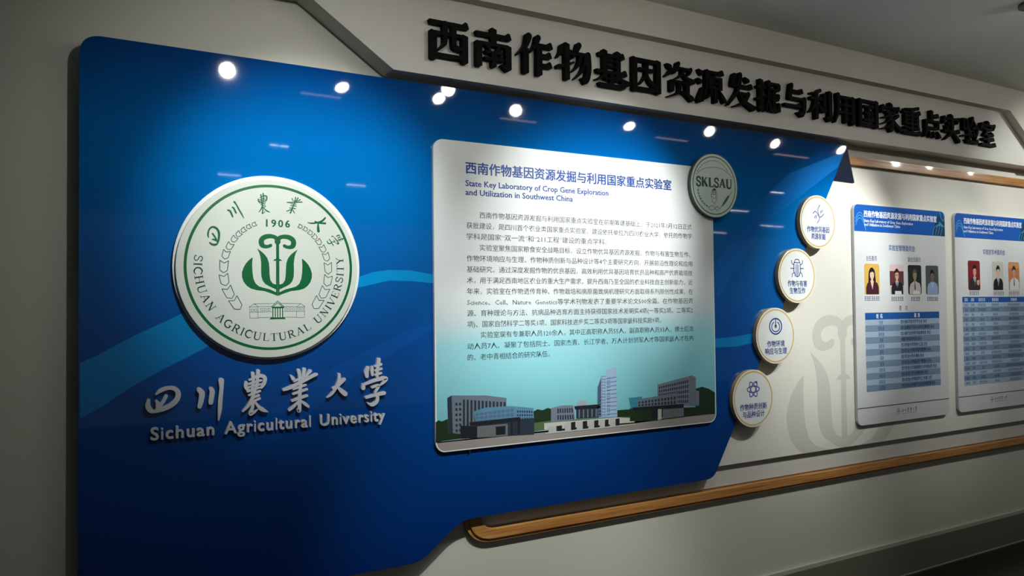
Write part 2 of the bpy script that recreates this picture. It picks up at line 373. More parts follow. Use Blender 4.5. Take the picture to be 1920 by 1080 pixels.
flat(mb, [(0.9273,1.6123),(0.9864,1.6318),(1.0468,1.6403),(1.1292,1.6397),(1.2574,1.6197),(1.2571,1.5899),(1.1289,1.6008),(1.0465,1.6020),(0.9077,1.5710)], M['ribbon1'])
mb.build('printed_ribbon', blue); mb = MB()
flat(mb, [(2.5979,1.3468),(2.7674,1.3543),(2.9273,1.3729),(2.9261,1.3271),(2.7663,1.3070),(2.5970,1.3079)], M['ribbon1'])
mb.build('printed_ribbon', blue)
mb = MB()
flat(mb, [(0.4800,1.0516),(0.6491,1.1843),(0.8681,1.3160),(1.1067,1.4172),(1.2341,1.4496),(1.2339,1.4299),(1.1063,1.3671),(0.9060,1.2550),(0.7196,1.1221),(0.5628,1.0035),(0.4995,0.9557)], M['ribbon2'])
mb.build('printed_ribbon', blue)
mb = MB()
flat(mb, [(2.6388,1.6794),(2.8520,1.9369),(3.1537,2.1511),(3.5767,2.2986),(3.5229,2.2130),(3.3501,2.1119),(3.0719,1.9482),(2.8476,1.7590),(2.6521,1.5319)], M['ribbon3'])
mb.build('printed_ribbon', blue)
# dark navy return piece behind the panel's upper right corner
tr = [(3.6364,2.3176),(3.6878,2.1454),(3.5237,2.1477),(3.3866,2.1597),(3.4304,2.2459),(3.5164,2.3232)]
o = MB().poly(tr, .0285, .036, M['navy']).build('navy_corner_piece'); tag(o, 'small dark navy corner piece tucked behind the top right tip of the blue panel', 'trim')

# =====================================================================
# round university emblem
# =====================================================================
EC = [(0.6275,1.6415)][0]; ER = 0.1032*2.634
em = empty('round_emblem', (EC[0], -.06, EC[1]-ER), 'large round white emblem with green lotus, wreath and ring of lettering', 'emblem')
MB().poly(disc(EC[0], EC[1], ER*1.115, 96), .0602, .074, M['white']).build('back_disc', em, bevel=.0015)
MB().poly(disc(EC[0]-.003, EC[1]-.004, ER*1.075, 96), .074, .086, M['emblemwhite']).build('front_disc', em, bevel=.0015)
EF = .0863
MB().ring(EC[0], EC[1], ER*.968, ER, None, EF, M['green'], 128).build('green_ring', em)
LC = [(0.6451,1.6403)][0]
lotus(MB(), LC[0], LC[1], 1.0, None, EF, M['green']).build('lotus_mark', em)
# wreath of outlined chevrons, growing towards the bottom
wr = MB()
WL = [(0.5697,1.7797),(0.5525,1.7715),(0.5362,1.7599),(0.5212,1.7463),(0.5071,1.7296),(0.4933,1.7064),(0.4816,1.6793),(0.4756,1.6409),(0.4776,1.5986),(0.4914,1.5576),(0.5138,1.5220)]
WS = [(34, 40), (36, 42), (40, 46), (44, 50), (48, 56), (54, 66), (60, 80), (72, 108), (76, 104), (80, 112), (84, 116)]
for i, p in enumerate(WL):
    a = Vector(WL[max(0, i-1)]); b = Vector(WL[min(len(WL)-1, i+1)]); d = (b-a).normalized(); nn = Vector((-d.y, d.x))
    w_, l_ = [v/4.908/545*.98 for v in WS[i]]; w_ *= 1.0
    pts = [(-.5, -.5), (0, -.28), (.5, -.5), (.42, .28), (0, .5), (-.46, .28)]
    for sgn in (1, -1):
        q_ = [Vector(p)+d*(y*l_)+nn*(x*w_) for x, y in pts]
        q_ = [(LC[0]+sgn*(v.x-LC[0]), v.y) for v in q_]
        for j in range(6):
            A, B = q_[j], q_[(j+1) % 6]; wr.ribbon([(*A, .0011), (*B, .0011)], None, EF, M['thin'])
wr.build('wreath', em)
# little line drawing of the old campus building
ln = MB()
def lines(segs, w_=.0006, m=None):
    for s_ in segs:
        for a, b in zip(s_[:-1], s_[1:]): ln.ribbon([(*a, w_), (*b, w_)], None, EF, m or M['thin'], caps=False)
lines([[(0.5554,1.4749),(0.5554,1.5091),(0.5537,1.5112),(0.5698,1.5216),(0.5832,1.5109),(0.5537,1.5112)], [(0.5812,1.5088),(0.5811,1.4745),(0.5554,1.4749)], [(0.5698,1.5216),(0.6363,1.5226)], [(0.5832,1.5124),(0.6264,1.5120)], [(0.6533,1.5225),(0.7212,1.5214)],
  [(0.6660,1.5117),(0.7066,1.5113)], [(0.7066,1.5099),(0.7205,1.5214),(0.7358,1.5104),(0.7066,1.5099)], [(0.7066,1.5084),(0.7065,1.4751),(0.7331,1.4747),(0.7332,1.5082)], [(0.5811,1.4763),(0.6263,1.4770)], [(0.6634,1.4765),(0.7065,1.4755)],
  [(0.5811,1.4947),(0.6264,1.4952)], [(0.6635,1.4959),(0.7331,1.4951)], [(0.5554,1.4943),(0.5811,1.4940)]])
lines([[(0.6243,1.5106),(0.6448,1.5305),(0.6660,1.5102),(0.6243,1.5106)], [(0.6306,1.5120),(0.6448,1.5247),(0.6596,1.5117)]], .0010, M['green'])
for c_ in [(0.5633,1.5012),(0.5736,1.5011),(0.5926,1.5027),(0.6044,1.5026),(0.6166,1.5028),(0.6724,1.5030),(0.6842,1.5032),(0.6965,1.5031),(0.7142,1.5026),(0.7259,1.5024)]:
    s_ = .0036; lines([[(c_[0]-s_, c_[1]-s_), (c_[0]+s_, c_[1]-s_), (c_[0]+s_, c_[1]+s_), (c_[0]-s_, c_[1]+s_), (c_[0]-s_, c_[1]-s_)]], .0005)
for x_ in [(0.6292,1.5070),(0.6291,1.4773),(0.6369,1.5069),(0.6369,1.4772),(0.6447,1.5068),(0.6446,1.4771),(0.6525,1.5068),(0.6524,1.4770),(0.6607,1.5067),(0.6606,1.4769)][::2]:
    ln.poly([(x_[0]-.0016, x_[1]), (x_[0]+.0016, x_[1]), (x_[0]+.0016, x_[1]-.031), (x_[0]-.0016, x_[1]-.031)], None, EF, M['green'])
ln.poly([(0.6175,1.4700),(0.6228,1.4764),(0.6670,1.4761),(0.6713,1.4702)], None, EF, M['green']); ln.poly([(0.6250,1.5106),(0.6660,1.5102),(0.6646,1.5059),(0.6264,1.5063)], None, EF, M['green'])
ln.build('building_drawing', em)
a_, b_ = [(0.6075,1.7853),(0.6863,1.7889)]
put_text(MB(), '1906', a_[0], b_[0], (a_[1]+b_[1])/2, .034, None, EF, M['green'], bold=.03, cen=.36, space=1.3).build('founding_year', em)
# serif letters set round the lower arc
SER = {
 'S': (62, 'C 9 9 56 24 44 8 22 6 8 22 16 40 40 52 54 66 52 84 34 95 16 90 6 76;L 57 6 57 26 4;L 5 74 5 96 4'),
 'I': (34, 'L 17 4 17 96 13;S 17 5 14;S 17 95 14'),
 'C': (76, 'C 6 13 70 26 56 8 38 5;C 13 13 38 5 14 24 8 50 14 76 38 95;C 13 5 38 95 58 92 72 76;L 71 6 71 28 4'),
 'H': (88, 'L 17 4 17 96 13;L 71 4 71 96 13;L 17 50 71 50 5;S 17 5;S 17 95;S 71 5;S 71 95'),
 'U': (86, 'L 17 4 17 70 13;C 13 6 17 68 22 88 42 96 62 90 70 70;L 70 4 70 72 6;S 17 5;S 70 5 14'),
 'A': (84, 'L 42 4 10 96 6;L 42 4 72 96 14;L 22 64 62 64 5;S 10 95 13;S 72 95 15'),
 'N': (88, 'L 18 4 18 96 6;L 18 6 70 94 14;L 70 4 70 96 6;S 16 5 14;S 18 95 14;S 70 5 14'),
 'G': (84, 'C 6 13 70 26 56 8 38 5;C 13 13 38 5 14 24 8 50 14 76 38 95;C 13 8 38 95 56 94 70 84;L 70 58 70 92 13;S 68 57 16'),
 'R': (82, 'L 17 4 17 96 13;C 6 13 17 6 48 6 62 26;C 13 6 62 24 52 46 20 49;L 38 50 70 94 13;S 17 5;S 17 95;S 74 95 12'),
 'L': (70, 'L 18 4 18 96 13;L 18 94 64 94 5;L 65 72 65 96 4;S 18 5'),
 'T': (74, 'L 37 4 37 96 13;L 4 6 70 6 5;L 4 5 4 26 4;L 70 5 70 26 4;S 37 95'),
 'V': (82, 'L 12 4 42 96 14;L 72 4 42 96 6;S 12 5 15;S 72 5 13'),
 'E': (72, 'L 18 4 18 96 13;L 18 6 62 6 5;L 18 94 64 94 5;L 18 49 50 49 5;L 63 4 63 24 4;L 65 74 65 96 4;L 50 40 50 60 4;S 16 5 12;S 16 95 12'),
 'Y': (78, 'L 10 4 40 52 13;L 68 4 40 52 6;L 39 50 39 96 13;S 11 5 14;S 68 5 13;S 39 95'),
 'K': (86, 'L 17 4 17 96 13;L 66 6 22 56 6;L 36 40 72 94 14;S 17 5;S 17 95;S 66 5 14;S 74 95 12'),
 ' ': (46, '')}
txt = 'SICHUAN AGRICULTURAL UNIVERSITY'
gap = 11; tot = sum(SER[c][0] for c in txt)+gap*(len(txt)-1)
hgt = ER*.098; rad = ER*.845; a0 = math.radians(171.5); a1 = math.radians(369.5); pos = 0
let = MB()
for ch in txt:
    w_, sp = SER[ch]; mid = a0+(a1-a0)*(pos+w_/2)/tot; pos += w_+gap
    kx = (a1-a0)*rad/tot; ky = hgt/100
    er = Vector((math.cos(mid), math.sin(mid))); et = Vector((-math.sin(mid), math.cos(mid)))   # outward, anticlockwise
    fx = lambda x, y, er=er, et=et, w_=w_, kx=kx, ky=ky: (EC[0]+er.x*(rad+(y-50)*ky)+et.x*(x-w_/2)*kx, EC[1]+er.y*(rad+(y-50)*ky)+et.y*(x-w_/2)*kx)
    if sp: stroke_glyph(let, sp, fx, None, EF, M['darkgreen'])
let.build('ring_lettering', em)

# =====================================================================
# brush-written characters, raised on the panel and repeated small in green on the emblem
# =====================================================================
BR = {
 '四': [[(0.2580,1.2288,0.0088),(0.2560,1.2126,0.0132),(0.2640,1.1975,0.0132),(0.2778,1.1921,0.0062)], [(0.2794,1.2463,0.0053),(0.2912,1.2562,0.0106),(0.3137,1.2628,0.0098),(0.3323,1.2594,0.0116),(0.3419,1.2454,0.0134),(0.3377,1.2256,0.0143),(0.3220,1.2097,0.0134),(0.2973,1.1990,0.0124),(0.2778,1.1926,0.0071)],
       [(0.3072,1.2387,0.0098),(0.2973,1.2194,0.0097),(0.2859,1.2048,0.0106),(0.2770,1.1931,0.0062)], [(0.2798,1.2251,0.0071),(0.2839,1.2168,0.0106),(0.2810,1.2095,0.0062)]],
 '川': [[(0.4035,1.2519,0.0136),(0.4112,1.2410,0.0154),(0.4095,1.2207,0.0145),(0.4044,1.1993,0.0118)], [(0.4388,1.2529,0.0119),(0.4423,1.2436,0.0137),(0.4397,1.2232,0.0137),(0.4379,1.2097,0.0128)], [(0.4694,1.2773,0.0156),(0.4702,1.2533,0.0110),(0.4667,1.2168,0.0119),(0.4649,1.1849,0.0110),(0.4614,1.1522,0.0037)]],
 '農': [[(0.5670,1.2953,0.0103),(0.5688,1.2708,0.0094),(0.5660,1.2476,0.0084),(0.5651,1.2289,0.0075)], [(0.5844,1.3019,0.0113),(0.5825,1.2795,0.0094),(0.5797,1.2561,0.0094),(0.5742,1.2414,0.0075)], [(0.5569,1.2738,0.0047),(0.5743,1.2823,0.0084),(0.5950,1.2859,0.0104),(0.6056,1.2782,0.0113),(0.6037,1.2618,0.0104),(0.5949,1.2482,0.0085)],
       [(0.5460,1.2665,0.0093),(0.5451,1.2544,0.0112),(0.5505,1.2448,0.0103)], [(0.5542,1.2614,0.0065),(0.5743,1.2668,0.0066),(0.5950,1.2713,0.0057)], [(0.5524,1.2503,0.0065),(0.5742,1.2555,0.0066),(0.5963,1.2589,0.0057)], [(0.5514,1.2382,0.0075),(0.5742,1.2447,0.0075),(0.6000,1.2502,0.0047)],
       [(0.5550,1.2249,0.0056),(0.5742,1.2321,0.0084),(0.5903,1.2367,0.0066)], [(0.5705,1.2379,0.0094),(0.5659,1.2148,0.0103),(0.5536,1.1923,0.0093),(0.5355,1.1741,0.0046)], [(0.5650,1.2158,0.0056),(0.5856,1.2229,0.0075)], [(0.5650,1.2032,0.0056),(0.5888,1.2123,0.0075)],
       [(0.5677,1.2077,0.0084),(0.5659,1.1844,0.0094),(0.5585,1.1649,0.0093),(0.5704,1.1677,0.0065),(0.5832,1.1784,0.0028)], [(0.5741,1.2025,0.0056),(0.5855,1.1863,0.0094),(0.5993,1.1749,0.0113),(0.6146,1.1672,0.0028)]],
 '業': [[(0.7165,1.2973,0.0106),(0.7203,1.2793,0.0097),(0.7192,1.2600,0.0087)], [(0.7359,1.3003,0.0107),(0.7324,1.2811,0.0097),(0.7275,1.2620,0.0087)], [(0.6914,1.2808,0.0067),(0.6985,1.2708,0.0115)], [(0.7554,1.2935,0.0107),(0.7422,1.2781,0.0058)],
       [(0.7009,1.2611,0.0048),(0.7251,1.2708,0.0068),(0.7446,1.2780,0.0048)], [(0.6664,1.2358,0.0076),(0.6865,1.2413,0.0105),(0.7250,1.2583,0.0106),(0.7544,1.2726,0.0107),(0.7771,1.2812,0.0088)], [(0.6984,1.2357,0.0058),(0.7226,1.2430,0.0077),(0.7406,1.2477,0.0058)], [(0.6984,1.2204,0.0067),(0.7225,1.2275,0.0087),(0.7444,1.2329,0.0068)],
       [(0.7250,1.2597,0.0077),(0.7211,1.2334,0.0096),(0.7190,1.1998,0.0116),(0.7179,1.1623,0.0106),(0.7112,1.1676,0.0038)], [(0.6949,1.1976,0.0067),(0.7200,1.2055,0.0096),(0.7443,1.2116,0.0077)], [(0.7161,1.1951,0.0067),(0.7006,1.1794,0.0086),(0.6853,1.1676,0.0077)], [(0.7224,1.1971,0.0048),(0.7369,1.1850,0.0097),(0.7491,1.1745,0.0068)]],
 '大': [[(0.8359,1.2303,0.0089),(0.8491,1.2364,0.0089),(0.8737,1.2588,0.0109)], [(0.8559,1.2771,0.0089),(0.8553,1.2549,0.0109),(0.8440,1.2308,0.0089),(0.8297,1.2120,0.0079),(0.8136,1.2002,0.0029)], [(0.8491,1.2354,0.0059),(0.8633,1.2207,0.0129),(0.8771,1.2089,0.0149)]],
 '學': [[(0.9595,1.2955,0.0101),(0.9541,1.2796,0.0141),(0.9561,1.2654,0.0111)], [(0.9754,1.2963,0.0091),(0.9743,1.2837,0.0111),(0.9763,1.2694,0.0091)], [(1.0002,1.3221,0.0122),(0.9957,1.2928,0.0112),(0.9934,1.2634,0.0091),(1.0008,1.2544,0.0041)], [(0.9861,1.2993,0.0061),(1.0076,1.3045,0.0092)],
       [(0.9860,1.2841,0.0061),(1.0091,1.2891,0.0082)], [(0.9859,1.2689,0.0061),(1.0074,1.2739,0.0081)], [(0.9433,1.2359,0.0101),(0.9421,1.2249,0.0131)], [(0.9517,1.2384,0.0071),(0.9794,1.2480,0.0101),(1.0089,1.2545,0.0122),(1.0267,1.2535,0.0123),(1.0196,1.2432,0.0102),(1.0061,1.2322,0.0051)],
       [(0.9739,1.2255,0.0071),(0.9980,1.2307,0.0091),(0.9909,1.2159,0.0091),(0.9855,1.2045,0.0071),(0.9940,1.1913,0.0101),(0.9906,1.1738,0.0111),(0.9735,1.1644,0.0101),(0.9576,1.1725,0.0040)], [(0.9525,1.1910,0.0081),(0.9790,1.1963,0.0091),(1.0194,1.2029,0.0112)]]}
def brush(mb, strokes, fx, k, back, front, m, n=6):
    for s_ in strokes: mb.ribbon([(*fx(p[0], p[1]), p[2]*k/2) for p in smooth(s_, n)], back, front, m)
names = {'四': 'first', '川': 'second', '農': 'third', '業': 'fourth', '大': 'fifth', '學': 'sixth and last'}
for ch, st in BR.items():
    mb = MB(); brush(mb, st, lambda x, z: (x, z), 1.12, .0600, .074, M['silver'])
    o = mb.build('raised_character'); tag(o, 'raised grey brush-written character %s, %s of the row under the emblem' % (ch, names[ch]), 'letter', 'brush-written characters on the blue panel')
# green ones: centre pixel on the emblem and size
GR = MB()
for ch, (cx, cz), size in (('四', [(0.4450,1.7376)][0], .052), ('川', [(0.5115,1.8163)][0], .060), ('農', [(0.5988,1.8503)][0], .064), ('業', [(0.6982,1.8497)][0], .058), ('大', [(0.7806,1.7980)][0], .056), ('學', [(0.8417,1.7383)][0], .060)):
    pts = [p for s_ in BR[ch] for p in s_]; mx_ = (min(p[0] for p in pts)+max(p[0] for p in pts))/2; mz_ = (min(p[1] for p in pts)+max(p[1] for p in pts))/2
    ext = max(max(p[0] for p in pts)-min(p[0] for p in pts), max(p[1] for p in pts)-min(p[1] for p in pts)); k = size/ext
    al = math.atan2(cz-EC[1], cx-EC[0])-math.pi/2; ca, sa = math.cos(al), math.sin(al)
    brush(GR, BR[ch], lambda x, z: (cx+((x-mx_)*ca-(z-mz_)*sa)*k, cz+((x-mx_)*sa+(z-mz_)*ca)*k), k*.85, None, EF, M['green'], 4)
GR.build('green_characters', em)
# raised sans letters below, each glued on by itself
words = [('Sichuan', [(0.2629,1.1163),(0.4491,1.1130)], 'first'), ('Agricultural', [(0.4789,1.1172),(0.7577,1.1171)], 'second'), ('University', [(0.7883,1.1194),(1.0231,1.1180)], 'third')]
ords = ['first', 'second', 'third', 'fourth', 'fifth', 'sixth', 'seventh', 'eighth', 'ninth', 'tenth', 'eleventh', 'twelfth', 'thirteenth', 'fourteenth', 'fifteenth', 'sixteenth', 'seventeenth', 'eighteenth', 'nineteenth', 'twentieth']
ZB = [(0.2649,1.1065),(0.9999,1.1057)]           # baseline left, right
for wd, (A, B), wn in words:
    cur = 0; adv = []
    for i in range(len(wd)):   # each letter's own ink range inside the set word
        va = glyphs(wd[:i+1], 0, 3)[0]; vb = glyphs(wd[:i], 0, 3)[0] if i else []
        one = glyphs(wd[i], 0, 3)[0]; mxa = max(v[0] for v in va); wid = max(v[0] for v in one)-min(v[0] for v in one); adv.append((mxa-wid, mxa))
    mn, mx_ = adv[0][0], adv[-1][1]; sx = (B[0]-A[0])/(mx_-mn)
    for i, c_ in enumerate(wd):
        x0 = A[0]+(adv[i][0]-mn)*sx; x1 = A[0]+(adv[i][1]-mn)*sx
        zb_ = ZB[0][1]+(ZB[1][1]-ZB[0][1])*(x0-ZB[0][0])/(ZB[1][0]-ZB[0][0])
        mb = MB(); put_text(mb, c_, x0, x1, zb_, .054, .0600, .072, M['silver'], bold=.030, res=3, cen=0)
        o = mb.build('raised_letter'); tag(o, 'small raised grey letter %s, %s of the %s word under the brush-written row' % (c_, ords[i], wn), 'letter', 'small raised letters on the blue panel')

# =====================================================================
# information panel
# =====================================================================
IC = [(1.2163,2.1356),(1.2169,0.9644),(2.6251,2.1253),(2.6154,0.9755)]
ix0, ix1 = (IC[0][0]+IC[1][0])/2, (IC[2][0]+IC[3][0])/2; iz1 = (IC[0][1]+IC[2][1])/2; iz0 = (IC[1][1]+IC[3][1])/2
ip = empty('information_panel', ((ix0+ix1)/2, -.06, iz0), 'white information panel with paragraphs of text above a printed campus view', 'sign')
M['infoprint'] = print_mat('information_panel_print', [(0, (110, 176, 186)), (.16, (128, 196, 206)), (.30, (150, 208, 218)), (.37, (196, 216, 220)), (.47, (230, 236, 236)), (1, (236, 240, 240))], iz0, iz1, .18, -.03)
MB().poly(rrect(ix0, iz0, ix1, iz1, .040), .0602, .074, M['white']).build('acrylic_sheet', ip, bevel=.0012)
IFc = .0744; g_ = .005
MB().poly(rrect(ix0+g_, iz0+g_, ix1-g_, iz1-g_, .036), None, .0742, M['infoprint']).build('printed_face', ip)
TI = '西南作物基因资源发掘与利用国家重点实验室'
a_, b_ = [(1.3488,2.0307),(2.3712,2.0342)]
sl = (b_[1]-a_[1])/(b_[0]-a_[0])
put_text(MB(), TI, a_[0], b_[0], a_[1], .049, None, IFc, M['dkblue'], bold=.028, zslope=sl).build('heading_text', ip)
a_, b_ = [(1.3482,1.9732),(2.0219,1.9783)]
put_text(MB(), 'State Key Laboratory of Crop Gene Exploration', a_[0], b_[0], a_[1], .032, None, IFc, M['dkblue'], bold=.026, zslope=(b_[1]-a_[1])/(b_[0]-a_[0])).build('heading_text', ip)
a_, b_ = [(1.3479,1.9391),(1.8401,1.9426)]
put_text(MB(), 'and Utilization in Southwest China', a_[0], b_[0], a_[1], .032, None, IFc, M['dkblue'], bold=.026, zslope=(b_[1]-a_[1])/(b_[0]-a_[0])).build('heading_text', ip)
BODY = [('西南作物基因资源发掘与利用国家重点实验室在前期筹建基础上，于2021年1月12日正式', 1, 1), ('获批建设，是四川首个农业类国家重点实验室。建设依托单位为四川农业大学，依托的作物学', 0, 1),
 ('学科是国家“双一流”和“211工程”建设的重点学科。', 0, [(2.0096,1.7685)][0][0]), ('实验室聚焦国家粮食安全战略目标，设立作物优异基因资源发掘、作物与有害生物互作、', 1, [(2.4760,1.7358)][0][0]),
 ('作物环境响应与生理、作物种质创新与品种设计等4个主要研究方向，开展前沿性理论和应用', 0, 1), ('基础研究。通过深度发掘作物的优良基因，高效利用优异基因培育优良品种和高产优质栽培技', 0, 1),
 ('术，用于满足西南地区农业的重大生产需求，提升西南乃至全国的农业科技自主创新能力。近', 0, 1), ('年来，实验室在作物遗传育种、作物栽培和病原菌致病机理研究方面取得系列原创性成果，在', 0, 1),
 ('Science、Cell、Nature  Genetics等学术刊物发表了重要学术论文500余篇。在作物基因资', 0, 1), ('源、育种理论与方法、抗病品种选育方面主持获得国家技术发明奖4项(一等奖2项、二等奖2', 0, 1),
 ('项)、国家自然科学二等奖1项、国家科技进步奖二等奖3项等国家级科技奖励9项。', 0, [(2.3002,1.4396)][0][0]), ('实验室现有专兼职人员120余人，其中正高职称人员55人，副高职称人员33人，博士后流', 1, 1),
 ('动人员7人。凝聚了包括院士、国家杰青、长江学者、万人计划领军人才等国家级人才在内', 0, 1), ('的、老中青相结合的研究队伍。', 0, [(1.7196,1.3175)][0][0])]
L0, L1, Li, R0 = [(1.3500,1.8094),(1.3517,1.3134),(1.4073,1.8547),(2.4875,1.6761)]
rowz = lambda i: [(1.4073,1.8536)][0][1] + ([(1.3540,1.3143)][0][1]-[(1.4073,1.8536)][0][1])*i/13
for i, (t_, ind, xr) in enumerate(BODY):
    xl = Li[0] if ind else (L0[0]+L1[0])/2
    xe = R0[0] if xr == 1 else xr
    put_text(MB(), t_, xl, xe, rowz(i), .0262, None, IFc, M['ink'], bold=.010, res=1).build('text_line', ip)
# printed campus view along the bottom (flat print)
cp = MB()
cols = dict(g=(150, 142, 138), tr=(34, 52, 34), b1=(104, 116, 128), b1d=(44, 54, 66), gl=(86, 132, 160), dk=(34, 36, 42), w=(104, 108, 112), lt=(176, 178, 172), tow=(150, 176, 206), tow2=(86, 106, 136), tl=(52, 128, 152), b2=(112, 120, 134), lawn=(84, 104, 66), dome=(150, 160, 168), pale=(186, 190, 178))
for k_, c_ in cols.items(): M['cp_'+k_] = mat('campus_print_'+k_, c_, .25)
def cpp(pts, k_, lift=0): cp.poly(pts, None, IFc+lift, M['cp_'+k_])
def grid(quad, nx, ny, k_, fx_=.6, fy_=.6, lift=.0004):
    A, B, D, E = [Vector(p) for p in quad]   # top left, top right, bottom right, bottom left
    for i in range(nx):
        for j in range(ny):
            q_ = []
            for du, dv in ((0, 0), (fx_, 0), (fx_, fy_), (0, fy_)):
                u_ = (i+.5-fx_/2+du)/nx; v_ = (j+.5-fy_/2+dv)/ny
                q_.append(tuple((A*(1-u_)+B*u_)*(1-v_)+(E*(1-u_)+D*u_)*v_))
            cpp(q_, k_, lift)
gp = [(1.2173,1.0068),(1.3525,1.0171),(1.5798,1.0067),(1.6885,1.0116),(2.1462,1.0029),(2.3917,1.0077),(2.6100,1.0102)]
gz = [(ix0+g_, gp[0][1])]+gp[1:-1]+[(ix1-g_, gp[-1][1])]
bot = [p for p in rrect(ix0+g_, iz0+g_, ix1-g_, iz1-g_, .036) if p[1] < iz0+.042]
cpp(gz + sorted([p for p in bot], key=lambda p: -p[0]), 'g')
cpp([(1.2179,1.0833),(1.2288,1.0898),(1.2423,1.0844),(1.2663,1.0917),(1.2690,1.0173),(1.2173,1.0086)], 'tr', .0001); cpp([(1.6394,1.0915),(1.6582,1.0986),(1.6817,1.0929),(1.7071,1.1004),(1.7253,1.0937),(1.7246,1.0417),(1.6419,1.0432)], 'tr', .0001)
cpp([(2.4937,1.1285),(2.5344,1.1351),(2.5752,1.1236),(2.6121,1.1046),(2.6099,1.0072),(2.4911,1.0103)], 'tr', .0001); cpp([(2.0530,1.0653),(2.1201,1.0646),(2.1379,1.0505),(2.1375,1.0256),(2.0524,1.0289)], 'tr', .0001)
cpp([(1.5803,1.0438),(1.7207,1.0487),(2.1376,1.0327),(2.1462,1.0071),(1.6885,1.0149),(1.5799,1.0113)], 'lawn', .00012); cpp([(1.6889,1.0413),(2.0569,1.0355),(2.1375,1.0256),(2.1462,1.0071),(1.6885,1.0149)], 'pale', .00014)
cpp([(1.2649,1.1691),(1.2808,1.1773),(1.4293,1.1677),(1.5174,1.1523),(1.5158,1.0138),(1.2690,1.0173)], 'b1', .0002); cpp([(1.2649,1.1691),(1.2829,1.1759),(1.2871,1.0342),(1.2690,1.0173)], 'b1d', .0003)
grid([(1.3258,1.1594),(1.5165,1.1362),(1.5163,1.1168),(1.3246,1.0371)], 12, 1, 'b1d', .55, 1.0)
grid([(1.2944,1.1540),(1.3258,1.1519),(1.3246,1.0371),(1.2954,1.0347)], 2, 6, 'b1d', .6, .5)
cpp([(1.3748,1.1113),(1.4252,1.1222),(1.5358,1.1200),(1.6396,1.1046),(1.6389,1.0540),(1.3814,1.0623)], 'gl', .0006); grid([(1.3776,1.1048),(1.5508,1.1130),(1.5501,1.0593),(1.3814,1.0661)], 9, 3, 'tow2', .8, .7, .0007); grid([(1.5620,1.1044),(1.6363,1.0963),(1.6358,1.0582),(1.5615,1.0603)], 7, 3, 'b1d', .6, .55, .0007)
cpp([(1.3566,1.0719),(1.5768,1.0747),(1.5790,1.0602),(1.3885,1.0554),(1.3565,1.0625)], 'dk', .0008); cpp([(1.3179,1.0626),(1.3885,1.0554),(1.3880,1.0107),(1.3174,1.0147)], 'dk', .0007); cpp([(1.3886,1.0693),(1.6421,1.0649),(1.6413,1.0012),(1.3880,1.0113)], 'b1d', .00065); cpp([(2.1201,1.0688),(2.2725,1.0606),(2.2714,1.0041),(2.1191,1.0136)], 'tr', .00018); cpp([(1.3885,1.0542),(1.5215,1.0532),(1.5210,1.0068),(1.3880,1.0113)], 'w', .0009)
cpp([(1.4681,1.0461),(1.5110,1.0464),(1.5106,1.0129),(1.4692,1.0135)], 'dk', .0010); cpp([(1.5351,1.0637),(1.5441,1.0636),(1.5435,1.0100),(1.5345,1.0095)], 'dk', .0009); cpp([(1.5653,1.0645),(1.5775,1.0642),(1.5768,1.0096),(1.5646,1.0094)], 'dk', .0009)
cpp([(1.2175,1.0404),(1.2899,1.0371),(1.3211,1.0312),(1.3209,1.0156),(1.2173,1.0129)], 'tr', .0009)
cpp([(1.7214,1.0980),(1.7698,1.1052),(1.8287,1.1024),(1.8384,1.0378),(1.7206,1.0420)], 'b2', .0003); grid([(1.7495,1.0986),(1.8269,1.0957),(1.8343,1.0409),(1.7487,1.0451)], 7, 2, 'b1d', .6, .7, .0004)
cpp([(1.8479,1.1132),(1.8730,1.1197),(1.8982,1.1153),(1.8979,1.0974),(1.8477,1.0996)], 'dome', .0003); cpp([(1.8335,1.0979),(1.9635,1.0969),(1.9633,1.0803),(1.8383,1.0840)], 'dk', .0005); cpp([(1.8433,1.0850),(1.9581,1.0807),(1.9575,1.0420),(1.8427,1.0456)], 'b1d', .0004); grid([(1.8474,1.0833),(1.9547,1.0796),(1.9541,1.0450),(1.8469,1.0480)], 5, 1, 'b2', .25, .95, .0006)
cpp([(1.9518,1.1670),(1.9723,1.2123),(1.9966,1.2110),(1.9938,1.0419),(1.9498,1.0467)], 'tow2', .0005); cpp([(1.9970,1.2340),(2.0499,1.2483),(2.0525,1.0401),(1.9938,1.0405)], 'tow', .0006); cpp([(1.9723,1.2102),(1.9966,1.2089),(1.9938,1.0419),(1.9696,1.0438)], 'tow', .0006)
grid([(1.9740,1.2053),(1.9948,1.2041),(1.9921,1.0448),(1.9713,1.0464)], 2, 13, 'tow2', .5, .5, .0007); grid([(1.9983,1.2074),(2.0520,1.2130),(2.0508,1.0430),(1.9956,1.0445)], 1, 10, 'tow2', 1, .16, .0007); grid([(2.0000,1.2073),(2.0176,1.2092),(2.0148,1.0444),(1.9973,1.0444)], 2, 13, 'tow2', .5, .5, .0007); grid([(1.9526,1.1614),(1.9704,1.1985),(1.9679,1.0481),(1.9507,1.0494)], 1, 10, 'b1d', .9, .4, .0007)
cpp([(2.1146,1.1125),(2.1867,1.1142),(2.1857,1.0626),(2.1246,1.0671)], 'tl', .0003); cpp([(2.2745,1.1600),(2.4749,1.1896),(2.4978,1.1794),(2.4950,1.0505),(2.2727,1.0693)], 'b2', .0003); grid([(2.2790,1.1525),(2.4546,1.1757),(2.4522,1.0640),(2.2776,1.0762)], 14, 5, 'b1d', .6, .6, .0004)
cpp([(2.4568,1.1860),(2.4978,1.1779),(2.4950,1.0519),(2.4580,1.0561)], 'b1', .0005); cpp([(2.1571,1.1033),(2.3842,1.1175),(2.3850,1.0598),(2.1564,1.0648)], 'b1', .0006); grid([(2.1624,1.0943),(2.3791,1.1060),(2.3793,1.0661),(2.1620,1.0715)], 12, 2, 'b1d', .6, .7, .0007)
